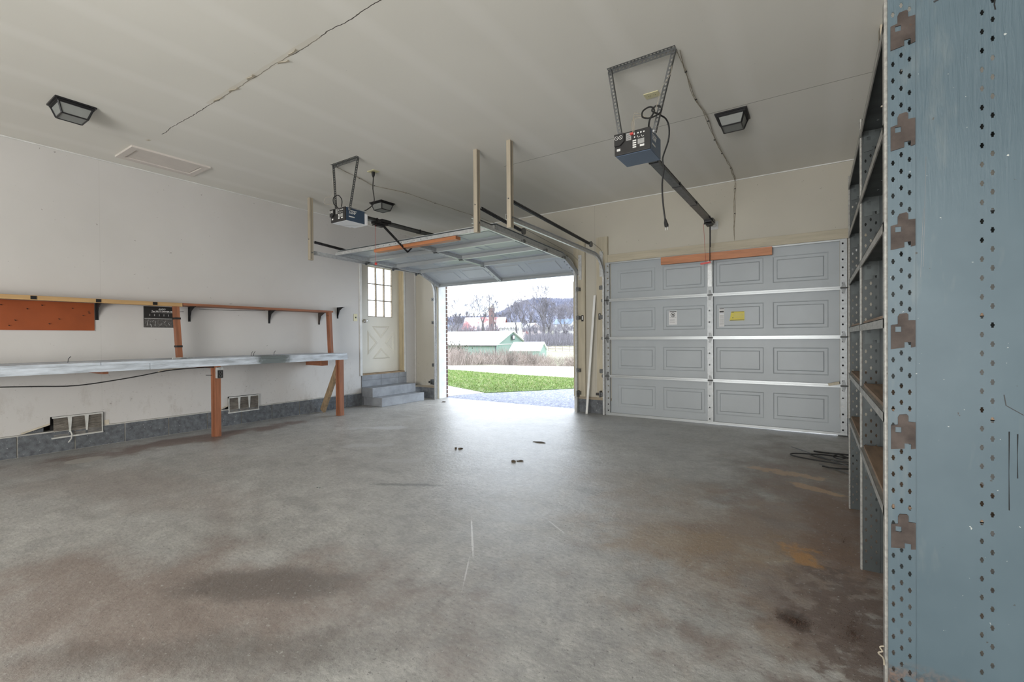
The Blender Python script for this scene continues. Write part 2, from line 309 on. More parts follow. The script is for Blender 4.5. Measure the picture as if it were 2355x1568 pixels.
def wall_mat(name, c0, c1, seams=(), dirt=True):
    m, nt, b = base_mat(name); v = coords(nt)
    c = ramp(nt, noise(nt, v, 0.9, 4), [(0.3, c0), (0.7, c1)])
    s = nn(nt, 'ShaderNodeSeparateXYZ'); lk(nt, v, s.inputs[0])
    if dirt:
        sp = noise(nt, v, 22, 3, 0.7); c = mix(nt, mth(nt, 'MULTIPLY', ramp(nt, sp, [(0.715, 0.0), (0.73, 1.0)]), 0.6), c, (0.13, 0.11, 0.09))
        lowm = nn(nt, 'ShaderNodeMapRange'); lowm.inputs[1].default_value = 1.1; lowm.inputs[2].default_value = 0.2; lk(nt, s.outputs[2], lowm.inputs[0])
        sc = noise(nt, coords(nt, (2, 2, 1)), 3.2, 6, 0.75)
        c = mix(nt, mth(nt, 'MULTIPLY', mth(nt, 'MULTIPLY', ramp(nt, sc, [(0.54, 0.0), (0.75, 1.0)]), lowm.outputs[0]), 0.55), c, (0.28, 0.24, 0.19))
        sc2 = noise(nt, coords(nt, (1, 1, 1), loc=(5, 2, 3)), 30, 4, 0.8)
        c = mix(nt, mth(nt, 'MULTIPLY', mth(nt, 'MULTIPLY', ramp(nt, sc2, [(0.64, 0.0), (0.68, 1.0)]), lowm.outputs[0]), 0.6), c, (0.12, 0.11, 0.10))
    for ax, pos, f in seams:
        c = mix(nt, mth(nt, 'MULTIPLY', line_mask(nt, v, ax, pos, 0.008, 3, 0.0025), f), c, (0.22, 0.20, 0.17))
    lk(nt, c, b.inputs['Base Color']); b.inputs['Roughness'].default_value = 0.6
    bump(nt, b, noise(nt, v, 45, 3), 0.05, 0.002)
wall_mat('wall_paint', (0.545, 0.53, 0.51), (0.60, 0.585, 0.565), seams=[(1, 1.645, 0.12), (1, 5.96, 0.4)])
wall_mat('wall_front_paint', (0.43, 0.405, 0.345), (0.48, 0.455, 0.385), seams=[(0, -2.66, 0.4)])
wall_mat('wall_plain', (0.55, 0.53, 0.50), (0.60, 0.58, 0.55), dirt=False)

# ---------------------------------------------------------------- mesh building
ORIG = {}
class MB:
    def __init__(s): s.v = []; s.f = []
    def add(s, vs, fs):
        n = len(s.v); s.v += [tuple(x) for x in vs]; s.f += [tuple(i + n for i in f) for f in fs]; return s
    def box(s, x0, x1, y0, y1, z0, z1):
        if x0 > x1: x0, x1 = x1, x0
        if y0 > y1: y0, y1 = y1, y0
        if z0 > z1: z0, z1 = z1, z0
        return s.add([(x0, y0, z0), (x1, y0, z0), (x1, y1, z0), (x0, y1, z0), (x0, y0, z1), (x1, y0, z1), (x1, y1, z1), (x0, y1, z1)],
                     [(0, 3, 2, 1), (4, 5, 6, 7), (0, 1, 5, 4), (1, 2, 6, 5), (2, 3, 7, 6), (3, 0, 4, 7)])
    def obox(s, M, x0, x1, y0, y1, z0, z1):
        t = MB().box(x0, x1, y0, y1, z0, z1); return s.add([M @ Vector(q) for q in t.v], t.f)
    def put(s, M, t): return s.add([M @ Vector(q) for q in t.v], t.f)
    def beam(s, p, q, w, h, up=(0, 0, 1)):
        p = Vector(p); q = Vector(q); d = (q - p).normalized(); up = Vector(up)
        a = d.cross(up)
        if a.length < 1e-4: a = d.cross(Vector((1, 0, 0)))
        a.normalize(); b = a.cross(d).normalized()
        vs = []
        for c in (p, q):
            for i, j in ((-1, -1), (1, -1), (1, 1), (-1, 1)): vs.append(c + a * (w / 2 * i) + b * (h / 2 * j))
        return s.add(vs, [(0, 1, 2, 3), (7, 6, 5, 4), (0, 4, 5, 1), (1, 5, 6, 2), (2, 6, 7, 3), (3, 7, 4, 0)])
    def tube(s, pts, r, n=6, caps=True):
        pts = [Vector(p) for p in pts]; N = len(pts); rs = r if isinstance(r, (list, tuple)) else [r] * N
        vs = []; pa = None
        for i, p in enumerate(pts):
            d = (pts[min(i + 1, N - 1)] - pts[max(i - 1, 0)]).normalized()
            a = d.cross(Vector((0, 0, 1))) if pa is None else pa - d * pa.dot(d)
            if a.length < 1e-3: a = d.cross(Vector((1, 0, 0)))
            a.normalize(); pa = a; b = d.cross(a)
            for k in range(n):
                t = 2 * math.pi * k / n; vs.append(p + a * (math.cos(t) * rs[i]) + b * (math.sin(t) * rs[i]))
        fs = []
        for i in range(N - 1):
            for k in range(n):
                k2 = (k + 1) % n; fs.append((i * n + k, i * n + k2, (i + 1) * n + k2, (i + 1) * n + k))
        if caps: fs += [tuple(range(n))[::-1], tuple((N - 1) * n + k for k in range(n))]
        return s.add(vs, fs)
    def cyl(s, p, q, r, n=12): return s.tube([p, q], r, n)
    def prism(s, outline, w0, w1, M=None):
        """outline in (u,v); extruded in w; M maps (u,v,w) to world"""
        M = M or Matrix.Identity(4); n = len(outline)
        vs = [M @ Vector((u, v, w0)) for u, v in outline] + [M @ Vector((u, v, w1)) for u, v in outline]
        fs = [tuple(range(n))[::-1], tuple(range(n, 2 * n))] + [(i, (i + 1) % n, n + (i + 1) % n, n + i) for i in range(n)]
        return s.add(vs, fs)
    def perf(s, M, Wd, Ht, t, rects):
        """sheet Wd x Ht in (u,v), thickness t in w, with rectangular cut-outs that really are open"""
        us = sorted(set([0, Wd] + [round(x, 5) for r in rects for x in r[:2]])); vs_ = sorted(set([0, Ht] + [round(x, 5) for r in rects for x in r[2:]]))
        us = [u for u in us if 0 <= u <= Wd]; vs_ = [v for v in vs_ if 0 <= v <= Ht]
        occ = np.ones((len(vs_) - 1, len(us) - 1), bool)
        uc = (np.array(us[1:]) + np.array(us[:-1])) / 2; vc = (np.array(vs_[1:]) + np.array(vs_[:-1])) / 2
        for a, b, c, d in rects: occ[np.ix_((vc > c) & (vc < d), (uc > a) & (uc < b))] = False
        prev = None; V = []; Fs = []
        def quad(u0, u1, v0, v1):
            for w, fl in ((0, 0), (t, 1)):
                n = len(V); V.extend([M @ Vector((u0, v0, w)), M @ Vector((u1, v0, w)), M @ Vector((u1, v1, w)), M @ Vector((u0, v1, w))])
                Fs.append((n, n + 1, n + 2, n + 3) if fl else (n + 3, n + 2, n + 1, n))
        open_ = {}
        for j in range(len(vs_) - 1):
            runs = []; i = 0
            while i < len(us) - 1:
                if occ[j, i]:
                    k = i
                    while k < len(us) - 1 and occ[j, k]: k += 1
                    runs.append((i, k)); i = k
                else: i += 1
            new = {}
            for r in runs: new[r] = open_.get(r, j)
            for r, j0 in open_.items():
                if r not in new: quad(us[r[0]], us[r[1]], vs_[j0], vs_[j])
            open_ = new
        for r, j0 in open_.items(): quad(us[r[0]], us[r[1]], vs_[j0], vs_[-1])
        s.add(V, Fs)
        for (a, b, c, d) in ((0, Wd, 0, 0), (0, Wd, Ht, Ht), (0, 0, 0, Ht), (Wd, Wd, 0, Ht)):
            s.add([M @ Vector((a, c, 0)), M @ Vector((b, d, 0)), M @ Vector((b, d, t)), M @ Vector((a, c, t))], [(0, 1, 2, 3)])
        return s
    def build(s, name, mt, parent=None, smooth=False, bevel=0):
        o0 = ORIG.get(parent.name, Vector((0, 0, 0))) if parent else Vector((0, 0, 0))
        me = bpy.data.meshes.new(name); me.from_pydata([tuple(Vector(q) - o0) for q in s.v], [], s.f)
        if isinstance(mt, str): mt = [mt]
        for q in mt: me.materials.append(MATS[q])
        if smooth: me.polygons.foreach_set('use_smooth', [True] * len(me.polygons))
        me.update(); o = bpy.data.objects.new(name, me); C.objects.link(o)
        if parent: o.parent = parent
        ORIG[o.name] = o0
        if bevel:
            b = o.modifiers.new('bevel', 'BEVEL'); b.width = bevel; b.segments = 2; b.limit_method = 'ANGLE'
        return o
def tag(o, label=None, cat=None, group=None, kind=None):
    if label: o['label'] = label
    if cat: o['category'] = cat
    if group: o['group'] = group
    if kind: o['kind'] = kind
    return o
def thing(name, loc, label=None, cat=None, group=None, kind=None):
    o = bpy.data.objects.new(name, None); C.objects.link(o); o.location = loc; o.empty_display_size = 0.1
    ORIG[o.name] = Vector(loc); return tag(o, label, cat, group, kind)
def copy_tree(o, parent=None, loc=None):
    c = o.copy(); C.objects.link(c)
    if parent: c.parent = parent
    if loc is not None: c.location = loc
    for ch in [x for x in bpy.data.objects if x.parent == o]: copy_tree(ch, c)
    return c
def box(name, m, parent, *b, bevel=0): return MB().box(*b).build(name, m, parent, bevel=bevel)
def frame(o, u, v, w=None):
    u = Vector(u).normalized(); v = Vector(v).normalized(); w = Vector(w) if w else u.cross(v)
    M = Matrix.Identity(4)
    for i in range(3): M[i][0] = u[i]; M[i][1] = v[i]; M[i][2] = w[i]; M[i][3] = o[i]
    return M
def text(s, name, mt, parent, M, size, italic=False, align='LEFT'):
    cu = bpy.data.curves.new(name, 'FONT'); cu.body = s; cu.size = size; cu.extrude = 0.0004; cu.align_x = align
    if italic: cu.shear = 0.35
    cu.offset = size * 0.018
    to = bpy.data.objects.new(name, cu); C.objects.link(to); dg = bpy.context.evaluated_depsgraph_get()
    me = bpy.data.meshes.new_from_object(to.evaluated_get(dg)); bpy.data.objects.remove(to)
    b = MB(); b.v = [M @ v.co for v in me.vertices]; b.f = [tuple(p.vertices) for p in me.polygons]
    bpy.data.meshes.remove(me)
    return b.build(name, mt, parent)
def sag(p, q, drop, n=10):
    p = Vector(p); q = Vector(q); return [p.lerp(q, i / n) + Vector((0, 0, -drop * 4 * (i / n) * (1 - i / n))) for i in range(n + 1)]
def smooth_pts(pts, k=4):
    pts = [Vector(p) for p in pts]; out = []
    for i in range(len(pts) - 1):
        p0 = pts[max(i - 1, 0)]; p1 = pts[i]; p2 = pts[i + 1]; p3 = pts[min(i + 2, len(pts) - 1)]
        for j in range(k):
            t = j / k; out.append(0.5 * ((2 * p1) + (p2 - p0) * t + (2 * p0 - 5 * p1 + 4 * p2 - p3) * t * t + (3 * p1 - p0 - 3 * p2 + p3) * t ** 3))
    out.append(pts[-1]); return out

XL, YF, ZC, XR, YB = -6.28, 6.20, 3.008, 0.80, -4.2
# ================================================================ ROOM SHELL
fl = box('floor', 'floor_concrete', None, XL - 0.3, XR + 0.2, YB - 0.2, 6.43, -0.12, 0.0); tag(fl, kind='structure')
ce = box('ceiling', 'ceiling_paint', None, XL - 0.3, XR + 0.2, YB - 0.2, 6.43, ZC, ZC + 0.1); tag(ce, kind='structure')
# torn joint tape hanging from the ceiling crack
for x, y, l, w, rz in ((-3.95, 1.772, 0.16, 0.02, 0.05), (-3.70, 1.775, 0.14, 0.03, 0.12), (-3.42, 1.765, 0.13, 0.035, -0.05), (-3.05, 1.79, 0.12, 0.03, 0.25), (-2.90, 1.765, 0.14, 0.022, -0.1), (-5.30, 1.762, 0.05, 0.03, 0.2)):
    M = Matrix.Translation((x, y, ZC)) @ Euler((0.22, 0.05, rz)).to_matrix().to_4x4()
    MB().prism([(-l / 2, 0), (-l / 4, -w * 0.9), (l / 5, -w * 0.5), (l / 2, -w), (l * 0.4, 0)], -0.004, -0.002, M).build('torn_tape', 'torn_paper', ce)

# ---- left wall
wl = MB()
DH0, DH1, DZ0, DZ1 = 4.975, 5.905, 0.52, 2.42
ZB = 0.214
def strip(y0, y1, za, zb, zt=ZC):
    x0, x1 = XL - 0.13, XL
    wl.add([(x0, y0, za), (x1, y0, za), (x1, y1, zb), (x0, y1, zb), (x0, y0, zt), (x1, y0, zt), (x1, y1, zt), (x0, y1, zt)],
           [(0, 3, 2, 1), (4, 5, 6, 7), (0, 1, 5, 4), (1, 2, 6, 5), (2, 3, 7, 6), (3, 0, 4, 7)])
strip(YB, 1.04, ZB, ZB); strip(1.04, 1.25, ZB, 0.275); strip(1.25, 1.655, 0.352, 0.352); strip(1.655, 1.70, 0.20, ZB)
strip(1.70, 2.79, ZB, ZB); strip(2.79, 2.885, ZB, 0.25); strip(2.885, 3.275, 0.37, 0.37); strip(3.275, DH0, ZB, ZB)
strip(DH0, DH1, DZ1, DZ1); strip(DH1, YF + 0.2, ZB, ZB)
wall_left = wl.build('wall_left', 'wall_paint'); tag(wall_left, kind='structure')
# dark hollow behind, mortar bed and the footing course of blocks
box('hollow', 'gap_dark', wall_left, XL - 0.30, XL - 0.14, YB, DH0, 0, 0.5)
box('mortar_bed', 'mortar', wall_left, XL - 0.13, XL + 0.005, YB, DH0 - 0.02, 0.0, 0.212)
j = [1.023 + 0.4045 * k for k in range(-13, 10)] + [4.955]
for a, b in zip(j[:-1], j[1:]):
    if b - a < 0.05 or b < YB: continue
    a2 = max(a, YB)
    box('concrete_block', 'block_gray', wall_left, XL - 0.1, XL + 0.013 + random.uniform(-.001, .002), a2 + 0.006, b - 0.006, 0.004, 0.200)
for a, b in ((0.98, 1.205), (1.70, 1.98), (2.72, 2.86)):
    box('concrete_block', 'block_gray', wall_left, XL - 0.1, XL - 0.012, a, b, 0.214, 0.40)
# painted foundation under the side door, two courses
box('mortar_bed', 'step_paint', wall_left, XL - 0.12, XL + 0.004, 4.955, 5.955, 0.0, DZ0 - 0.022)
for z0, z1 in ((0.30, 0.405), (0.413, 0.496)):
    for a, b in ((4.96, 5.36), (5.366, 5.766), (5.772, 5.95)):
        box('painted_block', 'step_paint', wall_left, XL - 0.1, XL + 0.012, a, b, z0, z1)
box('torn_drywall_edge', 'torn_paper', wall_left, XL - 0.005, XL + 0.004, 1.662, 1.70, 0.20, 0.26)
MB().beam((XL + 0.004, 1.05, 0.222), (XL + 0.01, 1.245, 0.285), 0.01, 0.014).build('torn_drywall_edge', 'torn_paper', wall_left)
MB().beam((XL + 0.004, 2.79, 0.222), (XL + 0.008, 2.88, 0.255), 0.01, 0.012).build('torn_drywall_edge', 'torn_paper', wall_left)
# ---- front wall with two overhead openings
O1 = (-5.72, -2.99); O2 = (-2.42, 0.215); OT = 2.14; YO = 6.38
fw = MB()
fw.box(XL - 0.3, O1[0], YF, YO, 0.235, ZC); fw.box(O1[0], O1[1], YF, YO, OT, ZC)
fw.box(O1[1], O2[0], YF, YO, 0.235, ZC); fw.box(O2[0], O2[1], YF, YO, OT, ZC); fw.box(O2[1], XR + 0.2, YF, YO, 0.235, ZC)
wall_front = fw.build('wall_front', 'wall_front_paint'); tag(wall_front, kind='structure')
for a, b in ((XL - 0.3, O1[0]), (O1[1], O2[0]), (O2[1], XR + 0.2)):
    box('sill_plate', 'sill_wood', wall_front, a, b, YF - 0.006, YO, 0.197, 0.236)
    n = max(1, round((b - a) / 0.4)); 
    for k in range(n):
        box('concrete_block', 'block_gray', wall_front, a + (b - a) * k / n + 0.004, a + (b - a) * (k + 1) / n - 0.004, YF + 0.006, YO, 0.0, 0.195)
    box('mortar_bed', 'mortar', wall_front, a, b, YF + 0.014, YO - 0.01, 0, 0.197)
# brick face outside: individual courses shown at the edge of the opening
br = MB()
for X0, X1 in ((XL - 0.6, O1[0] - 0.0), (O1[1], O2[0]), (O2[1], XR + 0.5)):
    for k in range(42):
        z = k * 0.0745; x = X0 + (0.1 if k % 2 else 0)
        if k % 2: br.box(X0, x - 0.01, YO, 6.47, z + 0.005, z + 0.0645)
        while x < X1 - 0.02:
            br.box(x, min(x + 0.19, X1), YO, 6.47, z + 0.005, z + 0.0645); x += 0.20
for k in range(28, 42):
    for X0, X1 in (O1, O2):
        x = X0 + (0.1 if k % 2 else 0)
        while x < X1: br.box(x, min(x + 0.19, X1), YO, 6.47, k * 0.0745 + 0.07, k * 0.0745 + 0.13) if k * 0.0745 > 2.1 else None; x += 0.2
bo = br.build('brick_veneer', 'brick', wall_front); tag(bo, kind='stuff')
box('mortar_bed', 'mortar', wall_front, XL - 0.6, O1[0] - 0.006, YO, 6.463, 0, 3.1)
box('mortar_bed', 'mortar', wall_front, O1[1] + 0.006, O2[0] - 0.006, YO, 6.463, 0, 3.1)
box('mortar_bed', 'mortar', wall_front, O2[1] + 0.006, XR + 0.5, YO, 6.463, 0, 3.1)
box('mortar_bed', 'mortar', wall_front, O1[0], O2[1], YO, 6.463, OT + 0.03, 3.1)
# jamb liners of the openings
for k, (X, s) in enumerate(((O1[0], 1), (O1[1], -1), (O2[0], 1), (O2[1], -1))):
    box('jamb_board', 'white_trim', wall_front, X, X + s * 0.018, YF + 0.012, 6.40, 0.004, OT)
for a, b in (O1, O2): box('jamb_board', 'white_trim', wall_front, a, b, YF + 0.012, 6.40, OT - 0.018, OT)
# casings painted beige
def trim(n, *b, m='beige_wood'): return tag(box('trim_%d' % n, m, None, *b, bevel=0.002), kind='structure')
trim(1, -2.985, -2.805, YF - 0.035, YF, 0.237, 2.505)
trim(2, -2.625, -2.455, YF - 0.035, YF, 0.237, 2.525)
trim(3, -2.455, XR, YF - 0.032, YF, 2.155, 2.262, m='beige_wood_x')
trim(4, -2.985, -2.925, YF - 0.05, YF - 0.034, 0.237, 1.92)
trim(5, XL, XL + 0.012, YB, YF, ZC - 0.012, ZC, m='white_trim')
trim(6, XL, XR, YF - 0.012, YF, ZC - 0.012, ZC, m='white_trim')
trim(7, XL, XL + 0.02, YF - 0.02, YF, 0.24, ZC, m='wall_paint')
trim(8, O1[0] - 0.035, O1[0] + 0.004, YF - 0.012, YF + 0.012, 0.002, OT, m='beige_wood')
# ---- right wall and back wall (unseen, with an opening added for the fill light)
rw = MB(); rw.box(XR, XR + 0.15, YB, YF + 0.2, 0, ZC)
tag(rw.build('wall_right', 'wall_plain'), kind='structure')
bw = MB(); bw.box(XL - 0.3, -3.05, YB - 0.15, YB, 0, ZC); bw.box(0.65, XR + 0.2, YB - 0.15, YB, 0, ZC); bw.box(-3.05, 0.65, YB - 0.15, YB, 2.0, ZC)
tag(bw.build('wall_back', 'wall_plain'), kind='structure')

# ================================================================ SIDE DOOR
XD = -6.40
door = thing('door_1', (XD, DH0, DZ0), kind='structure')
sl = MB()
WY0, WY1, WZ0, WZ1 = 5.200, 5.737, 1.482, 2.335
sl.box(XD - 0.04, XD, DH0, WY0, DZ0 - 0.008, DZ1); sl.box(XD - 0.04, XD, WY1, DH1, DZ0 - 0.008, DZ1)
sl.box(XD - 0.04, XD, WY0, WY1, DZ0 - 0.008, WZ0); sl.box(XD - 0.04, XD, WY0, WY1, WZ1, DZ1)
slab = sl.build('door_leaf', 'cream_door', door)
mu = MB()
for k in (1, 2): y = WY0 + (WY1 - WY0) * k / 3; mu.box(XD - 0.03, XD + 0.004, y - 0.010, y + 0.010, WZ0, WZ1)
for k in (1, 2): z = WZ0 + (WZ1 - WZ0) * k / 3; mu.box(XD - 0.03, XD + 0.0035, WY0, WY1, z - 0.008, z + 0.008)
mu.box(XD - 0.03, XD + 0.003, WY0, WY0 + 0.008, WZ0, WZ1); mu.box(XD - 0.03, XD + 0.003, WY1 - 0.008, WY1, WZ0, WZ1); mu.box(XD - 0.03, XD + 0.003, WY0, WY1, WZ0, WZ0 + 0.01)
mu.build('muntin_grid', 'sill_wood', door)  # darker brown paints in the backlit look of the muntins
m_, nt_, b_ = base_mat('window_glass'); b_.inputs['Transmission Weight'].default_value = 1; b_.inputs['Roughness'].default_value = 0.05; b_.inputs['IOR'].default_value = 1.02; b_.inputs['Base Color'].default_value = (1, 1, 1, 1)
for i in range(3):
    for k in range(3):
        y0 = WY0 + (WY1 - WY0) * i / 3; z0 = WZ0 + (WZ1 - WZ0) * k / 3
        box('pane', 'window_glass', door, XD - 0.02, XD - 0.016, y0 + 0.010, y0 + (WY1 - WY0) / 3 - 0.010, z0 + 0.008, z0 + (WZ1 - WZ0) / 3 - 0.008)
def tri_panel(pts):
    pts = [Vector((0, a * 1.0191, 1.1 + (z - 1.1) * 1.0191)) for a, z in pts]; c = sum(pts, Vector()) / 3
    b = MB(); vs = []
    for s, x in ((1, 0.0), (0.80, 0.011), (0.72, 0.011), (0.60, 0.003)):
        vs += [Vector((XD + x, (c + (p - c) * s).y, (c + (p - c) * s).z)) for p in pts]
    fs = []
    for r in range(3):
        for k in range(3): fs.append((r * 3 + k, r * 3 + (k + 1) % 3, r * 3 + 3 + (k + 1) % 3, r * 3 + 3 + k))
    fs.append((9, 10, 11)); b.add(vs, fs); b.build('raised_panel', 'cream_door', door)
tri_panel([(5.178, 1.315), (5.575, 1.32), (5.375, 1.10)]); tri_panel([(5.09, 1.25), (5.305, 1.032), (5.09, 0.82)])
tri_panel([(5.185, 0.757), (5.59, 0.757), (5.375, 0.95)]); tri_panel([(5.665, 1.25), (5.46, 1.03), (5.665, 0.82)])
kb = MB(); kb.cyl((XD, 5.125, 1.404), (XD + 0.012, 5.125, 1.404), 0.03, 14); kb.tube([(XD + 0.01, 5.125, 1.404), (XD + 0.03, 5.125, 1.404), (XD + 0.04, 5.125, 1.404), (XD + 0.06, 5.125, 1.404), (XD + 0.068, 5.125, 1.404)], [0.011, 0.012, 0.024, 0.026, 0.012], 14)
kb.build('door_knob', 'chrome', door, smooth=True)
fr = MB(); fr.box(XD + 0.001, XL + 0.002, DH0 - 0.02, DH0 + 0.003, DZ0 - 0.003, DZ1); fr.box(XD + 0.001, XL + 0.002, DH1 - 0.004, DH1 + 0.02, DZ0 - 0.003, DZ1); fr.box(XD + 0.001, XL + 0.002, DH0, DH1, DZ1 - 0.004, DZ1 + 0.02)
fr.box(XL - 0.045, XL - 0.03, DH1 - 0.014, DH1 - 0.005, DZ0, DZ1)
fr.build('door_jamb', 'jamb_tan', door)
cs = MB(); cs.box(XL, XL + 0.014, DH0 - 0.045, DH0 - 0.002, DZ0 - 0.03, DZ1 + 0.045); cs.box(XL, XL + 0.012, DH1 + 0.002, DH1 + 0.03, DZ0 - 0.03, DZ1 + 0.045); cs.box(XL, XL + 0.014, DH0 - 0.045, DH1 + 0.03, DZ1 + 0.002, DZ1 + 0.045)
cs.build('door_casing', 'white_trim', door)
box('threshold', 'brown_brace', door, XD - 0.04, XL + 0.015, DH0, DH1, DZ0 - 0.026, DZ0 - 0.004)
# steps
stp = thing('concrete_steps', (-6.0, 5.45, 0), 'two gray painted concrete steps below the cream side door', 'steps')
MB().box(XL + 0.016, -5.815, 4.985, 5.94, 0.0, 0.145).build('lower_step', 'step_paint', stp, bevel=0.006)
MB().box(XL + 0.016, -6.0, 4.955, 5.915, 0.145, 0.30).build('upper_step', 'step_paint', stp, bevel=0.006)
# switch
sw = thing('light_switch', (XL, 4.85, 1.45), 'almond light switch plate on white wall beside the side door', 'switch')
box('switch_plate', 'almond_plate', sw, XL, XL + 0.006, 4.815, 4.885, 1.392, 1.508, bevel=0.002)
box('toggle', 'black_plastic', sw, XL + 0.005, XL + 0.018, 4.845, 4.856, 1.438, 1.462)

# ================================================================ OVERHEAD DOORS
SH = 0.5330; DW = 2.77
def section(M, name, parent, idx, top=False, bottom=False):
    """one steel door section in local (u across, v up, w towards the room)"""
    T = 0.048
    b = MB()
    # skin with four pressed panels
    pan = [(0.165, 0.69), (0.79, 1.315), (1.445, 1.97), (2.065, 2.605)]
    v0, v1 = 0.105, 0.415
    us = [0, *[x for p in pan for x in p], DW]
    def q(u0, u1, a, c, w=0.0): b.add([M @ Vector(p) for p in ((u0, a, w), (u1, a, w), (u1, c, w), (u0, c, w))], [(0, 1, 2, 3)])
    q(0, DW, 0, v0); q(0, DW, v1, SH)
    for i in range(0, len(us) - 1, 2): q(us[i], us[i + 1], v0, v1)
    for u0, u1 in pan:
        rings = []
        for ins, w in ((0, 0), (0.012, -0.006), (0.040, -0.006), (0.050, 0.003)):
            rings.append([(u0 + ins, v0 + ins, w), (u1 - ins, v0 + ins, w), (u1 - ins, v1 - ins, w), (u0 + ins, v1 - ins, w)])
        n = len(b.v); b.v += [tuple(M @ Vector(p)) for r in rings for p in r]
        for r in range(3):
            for k in range(4): b.f.append((n + r * 4 + k, n + r * 4 + (k + 1) % 4, n + r * 4 + 4 + (k + 1) % 4, n + r * 4 + 4 + k))
        b.f.append((n + 12, n + 13, n + 14, n + 15))
    b.obox(M, 0, DW, 0, SH, -0.016, -0.0125)   # outer skin
    sec = b.build(name, 'door_steel', parent)
    r = MB()
    for (a, c) in ((0.0, 0.014), (SH - 0.014, SH)):
        r.obox(M, 0.056, DW - 0.056, a + 0.0003, c - 0.0003, 0.0, T - 0.0032)
        aa, cc = (a + 0.0015, a + 0.019) if a < 0.1 else (c - 0.019, c - 0.0015)
        r.obox(M, 0.055, DW - 0.055, aa, cc, T - 0.003, T)
    r.build('rail', 'door_rail', sec)
    def stile(u0, u1, nh):
        s = MB(); wdt = u1 - u0; rects = []
        for k in range(nh):
            v = 0.05 + (SH - 0.1) * k / (nh - 1); uc = wdt * 0.62 if u0 < 1 else wdt * 0.38
            rects.append((uc - 0.006, uc + 0.006, v - 0.010, v + 0.010)); rects.append((uc - 0.009, uc + 0.009, v - 0.006, v + 0.006))
        s.perf(M @ Matrix.Translation((u0, 0, T)), wdt, SH, 0.0015, rects)
        s.obox(M, u0, u0 + 0.002, 0, SH, 0, T); s.obox(M, u1 - 0.002, u1, 0, SH, 0, T)
        s.build('stile', 'galv_bright', sec)
    stile(0.0, 0.062, 6); stile(DW - 0.062, DW, 6); stile(DW / 2 - 0.033, DW / 2 + 0.033, 4)
    bk = MB(); bk.obox(M, 0.004, 0.058, 0.002, SH - 0.002, 0.010, 0.012); bk.obox(M, DW - 0.058, DW - 0.004, 0.002, SH - 0.002, 0.010, 0.012); bk.build('stile_backing', 'gap_dark', sec)
    if not top:
        for u in (0.031, DW / 2, DW - 0.031):
            h = MB(); 
            for s in (1, -1):
                h.prism([(-0.024, 0), (0.024, 0), (0.008, 0.062), (-0.008, 0.062)], T + 0.001, T + 0.006, M @ Matrix.Translation((u, SH, 0)) @ Matrix.Diagonal((1, s, 1, 1)))
            h.put(M, MB().cyl((u - 0.03, SH, T + 0.008), (u + 0.03, SH, T + 0.008), 0.007, 8))
            if u != DW / 2:
                sgn = -1 if u < 1 else 1
                h.put(M, MB().cyl((u, SH, T + 0.022), (u + sgn * 0.07, SH, T + 0.022), 0.006, 8)); h.put(M, MB().cyl((u + sgn * 0.058, SH, T + 0.022), (u + sgn * 0.072, SH, T + 0.022), 0.022, 12))
            h.build('hinge', 'galv_dark', sec)
    return sec
# closed door
X0 = -2.49
dc = thing('door_3', (X0 + DW / 2, 6.19, 0), kind='structure')
for k in range(4):
    M = frame((X0, 6.205, 0.018 + k * 0.5335), (1, 0, 0), (0, 0, 1))
    sec = section(M, 'door_section', dc, k, top=(k == 3))
    if k == 3: top3 = sec
    if k == 2: mid3 = sec
    if k == 0: bot3 = sec
sm = MB(); sm.add([(X0, 6.155, 0.001), (X0 + DW, 6.155, 0.013), (X0 + DW, 6.215, 0.013), (X0, 6.215, 0.001), (X0, 6.155, 0.034), (X0 + DW, 6.155, 0.034), (X0 + DW, 6.215, 0.034), (X0, 6.215, 0.034)],
     [(0, 3, 2, 1), (4, 5, 6, 7), (0, 1, 5, 4), (1, 2, 6, 5), (2, 3, 7, 6), (3, 0, 4, 7)]); sm.build('bottom_seal', 'door_rail', dc)
wb = MB().box(-1.70, -0.425, 6.115, 6.155, 2.045, 2.140).build('wooden_brace', 'orange_wood_x', dc, bevel=0.002)
# top bracket of operator on centre stile
MB().box(-1.125, -1.08, 6.13, 6.158, 1.72, 2.04).build('operator_bracket', 'galv', dc)
# stickers on the closed door
YS = 6.1995
def sticker(x0, x1, z0, z1, m, name='warning_label', skew=0):
    return MB().prism([(x0, z0), (x1, z0), (x1, z1), (x0 + skew, z1)], 0, 0.0015, frame((0, YS, 0), (1, 0, 0), (0, 0, 1))).build(name, m, dc)
def bars(parent, x0, x1, zs, h, m, y=YS - 0.0016):
    b = MB()
    for z in zs: b.box(x0, x1, y - 0.0008, y, z, z + h)
    return b.build('print', m, parent)
s1 = sticker(-1.62, -1.515, 1.258, 1.44, 'label_white'); tag(s1, 'peeling white warning label with crossed circle')
bars(s1, -1.612, -1.523, [1.422], 0.012, 'print_black'); bars(s1, -1.61, -1.525, [1.352], 0.006, 'print_gray'); bars(s1, -1.61, -1.545, [1.285, 1.30, 1.315, 1.33], 0.004, 'print_gray')
rg = MB(); rg.tube([(-1.568 + 0.026 * math.cos(t * math.pi / 8), YS - 0.002, 1.388 + 0.026 * math.sin(t * math.pi / 8)) for t in range(17)], 0.003, 4); rg.beam((-1.586, YS - 0.002, 1.406), (-1.55, YS - 0.002, 1.37), 0.004, 0.004)
rg.box(-1.582, -1.554, YS - 0.0022, YS - 0.0016, 1.380, 1.394); rg.build('print', 'print_black', s1)
s2 = sticker(-1.008, -0.95, 1.222, 1.452, 'label_white'); tag(s2, 'tall narrow white instruction label')
